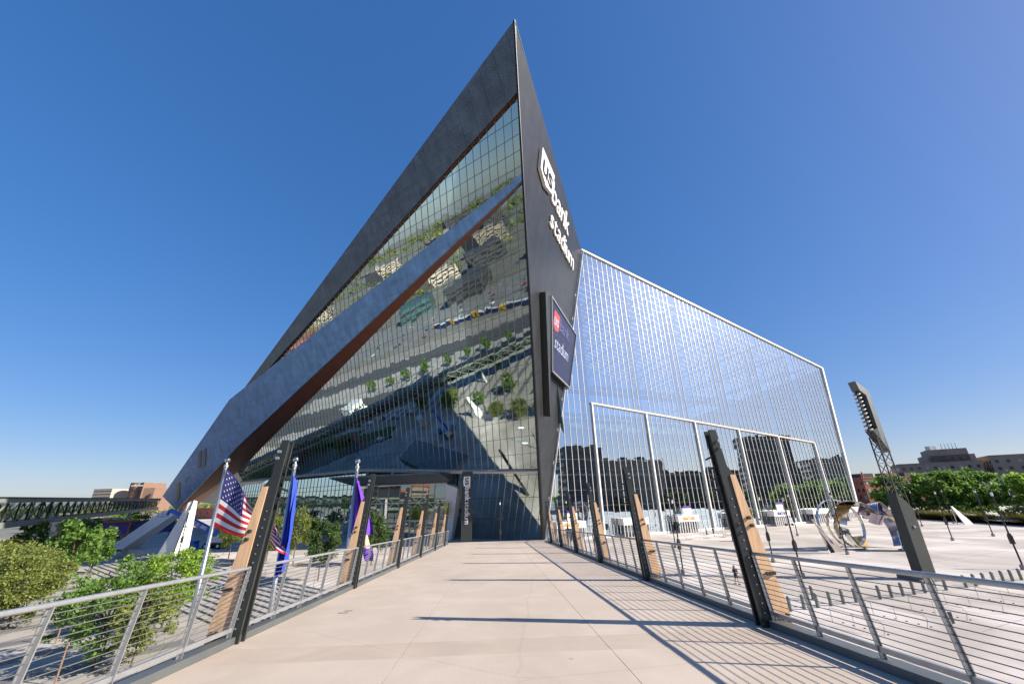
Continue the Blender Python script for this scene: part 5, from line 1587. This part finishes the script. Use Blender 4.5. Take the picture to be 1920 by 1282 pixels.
# ------------------------------------------------------------------ what the glass mirrors
def mir_label(i): return f'dark city block south of the plaza, mirrored in the glass doors, {nd(i)} from the prow'
for i, (x, y, w, d, h, rz, m_) in enumerate(((196, -48, 30, 26, 45, 38, m_dbrick), (236, -42, 52, 30, 36, 50, m_beige), (303, -25, 72, 30, 28, 58, m_dbrick), (384, 34, 40, 34, 58, 65, m_dbrick), (420, 78, 60, 40, 37, 70, m_beige))):
    t, P = building('city_block', mir_label(i), x, y, w, d, h, R(rz), m_, max(4, int(h / 5)), 8, 2, 2, windows='band', faces=('left', 'front', 'right'))
    for k in range(3):
        xx = w * (.15 + .28 * k)
        MB().prism([P(xx, 6, h), P(xx + 6, 6, h), P(xx + 6, 14, h), P(xx, 14, h)], (0, 0, random.uniform(1.5, 4.5))).build('plant_room', m_dbrick, t)
mt = None
for i in range(13):
    x, y = 168 + i * 12.5 + random.uniform(-3, 3), -62 + i * 12.6 + random.uniform(-4, 4)
    if mt is None:
        o = mt = tree('avenue_tree', 'x', (x, y, -1.8), 12, 6.2, 5.2, m_leafD, 2600, .8, 210, .25, 'avenue trees south of the plaza', n_cl=44)
    else:
        o = copy_tree(mt, None, (x, y, -1.8), random.uniform(0, 6), random.uniform(.8, 1.15))
    o['label'] = f'avenue tree south of the plaza mirrored in the glass doors, {nd(i)} from the prow'
row = [(-194, 116), (-182, 105), (-171, 94), (-159, 83), (-147, 71), (-137, 61), (-128, 51), (-119, 41), (-108, 97), (-90, 88), (-74, 78), (-95, 59), (-122, 84), (-66, 66)]
tp = None
for i, (x, y) in enumerate(row):
    if tp is None:
        tp = tree('row_tree', 'x', (x, y, Tl), 9, 2.9, 3.6, m_leafA, 2400, .45, 130, .16, 'trees in rows on the lower plaza, mirrored in the wall', n_cl=40)
        o = tp
    else:
        o = copy_tree(tp, None, (x, y, Tl), random.uniform(0, 6), random.uniform(.8, 1.1))
    o['label'] = f'young tree in the plaza rows mirrored in the tilted glass, {nd(i)} of them'
# light rail train
tr_ = thing('light_rail_train', 'blue and white light rail train with yellow ends mirrored in the glass', 'train', (-240, 38, -1.7))
td = V((-.90, .43, 0)); tn = V((-.43, -.90, 0)); t0_ = V((-158, 2, -1.7))
for c in range(4):
    a = t0_ + td * (c * 29.0); b = a + td * 27.5
    MB().prism([a - tn * 1.4 + V((0, 0, .5)), b - tn * 1.4 + V((0, 0, .5)), b + tn * 1.4 + V((0, 0, .5)), a + tn * 1.4 + V((0, 0, .5))], (0, 0, 3.0)).build('car_body', mat('train_blue', (.03, .06, .28), .4), tr_)
    MB().prism([a - tn * 1.43 + V((0, 0, 3.5)), b - tn * 1.43 + V((0, 0, 3.5)), b + tn * 1.43 + V((0, 0, 3.5)), a + tn * 1.43 + V((0, 0, 3.5))], (0, 0, .4)).build('car_roof', m_white2, tr_)
    for s in (-1, 1):
        MB().bar(a + td * 3 + tn * (1.43 * s) + V((0, 0, 2.5)), b - td * 3 + tn * (1.43 * s) + V((0, 0, 2.5)), .06, 1.0).build('window_strip', m_win, tr_)
    for e_ in (a, b - td * 3.2):
        MB().prism([e_ - tn * 1.46 + V((0, 0, .6)), e_ + td * 3.2 - tn * 1.46 + V((0, 0, .6)), e_ + td * 3.2 + tn * 1.46 + V((0, 0, .6)), e_ + tn * 1.46 + V((0, 0, .6))], (0, 0, 3.45)).build('yellow_end', mat('train_yellow', (.75, .42, .02), .4), tr_)
    for k in range(4):
        MB().tube(a + td * (4 + k * 6.5) - tn * 1.3 + V((0, 0, .35)), a + td * (4 + k * 6.5) + tn * 1.3 + V((0, 0, .35)), .35, n=10).build('wheelset', m_tyre, tr_)
# city blocks to the west, mirrored upside down in the tilted glass
for i, (x, y, w, d, h, m_) in enumerate(((-330, -40, 50, 40, 16, m_dbrick), (-300, -110, 60, 30, 22, m_beige), (-420, 10, 60, 40, 14, m_intd), (-480, -120, 70, 50, 24, m_dbrick), (-420, -220, 80, 50, 30, m_brick), (-620, -40, 80, 50, 18, m_pale), (-700, -200, 90, 60, 34, m_beige), (-560, 110, 60, 40, 14, m_brick), (-820, 60, 80, 60, 20, m_pale), (-900, -320, 90, 60, 45, m_dbrick), (-1000, -100, 100, 60, 26, m_pale), (-1150, 120, 90, 60, 22, m_brick))):
    building('west_block', f'flat roofed block west of the rail line mirrored in the tilted glass, {nd(i)} nearest', x, y, w, d, h, R(random.uniform(-20, 40)), m_, max(2, int(h / 5)), 8, 2, 2, windows='band', faces=('front', 'right'), group='blocks west of the rail line')
# parked cars mirrored on the western lot
cars_ = []
cp0 = None
cols_ = [(.7, .7, .7), (.05, .05, .06), (.3, .03, .03), (.05, .08, .2), (.35, .36, .37)]
for i in range(22):
    p = rd + D1 * (-60 + i * 9 + random.uniform(-2, 2)) + D2 * (62 + (i % 4) * 17) + V((0, 0, .03))
    car(f'small car on the western parking lot mirrored in the tilted glass, {nd(i)} along', p, R(random.choice((50, 140))), mat(f'car_lot_{i % 5}', cols_[i % 5], .3, var=.03))
# wooded suburbs out to the horizon
r_ = np.random.default_rng(77)
nt_ = 2600
ang = r_.uniform(0, 2 * np.pi, nt_); dist = r_.uniform(520, 3600, nt_) ** 1.0
cx_, cy_ = dist * np.cos(ang), dist * np.sin(ang)
nq = 26
P_ = np.repeat(np.stack([cx_, cy_, np.full(nt_, 2.5)], 1), nq, 0)
sc_ = np.repeat(r_.uniform(.7, 1.5, nt_) * np.where(dist > 1500, 2.0, 1.0), nq)
off_ = r_.normal(0, 1, (nt_ * nq, 3)) * np.array([6.5, 6.5, 2.6]) * sc_[:, None]
off_[:, 2] = np.abs(off_[:, 2])
c_ = P_ + off_
nrm = r_.normal(0, 1, c_.shape); nrm /= np.linalg.norm(nrm, axis=1)[:, None]
u_ = np.cross(nrm, r_.normal(0, 1, c_.shape)); u_ /= np.linalg.norm(u_, axis=1)[:, None]
w_ = np.cross(nrm, u_); s_ = (r_.uniform(1.6, 3.2, len(c_)) * sc_)[:, None]
vv = np.stack([c_ - u_ * s_, c_ + w_ * s_ * .8, c_ + u_ * s_, c_ - w_ * s_ * .8], 1).reshape(-1, 3)
vv[:, 2] = np.maximum(vv[:, 2], -1.8)
me = bpy.data.meshes.new('far_wood'); n_ = len(c_)
me.vertices.add(len(vv)); me.vertices.foreach_set('co', vv.ravel().astype(np.float32))
me.loops.add(n_ * 4); me.loops.foreach_set('vertex_index', np.arange(n_ * 4, dtype=np.int32))
me.polygons.add(n_); me.polygons.foreach_set('loop_start', np.arange(0, n_ * 4, 4, dtype=np.int32))
me.update(calc_edges=True); me.materials.append(m_leafB)
o = bpy.data.objects.new('far_wood', me); COL.objects.link(o)
tag(o, 'hazy green belt of trees along the horizon', 'wood', kind='stuff')
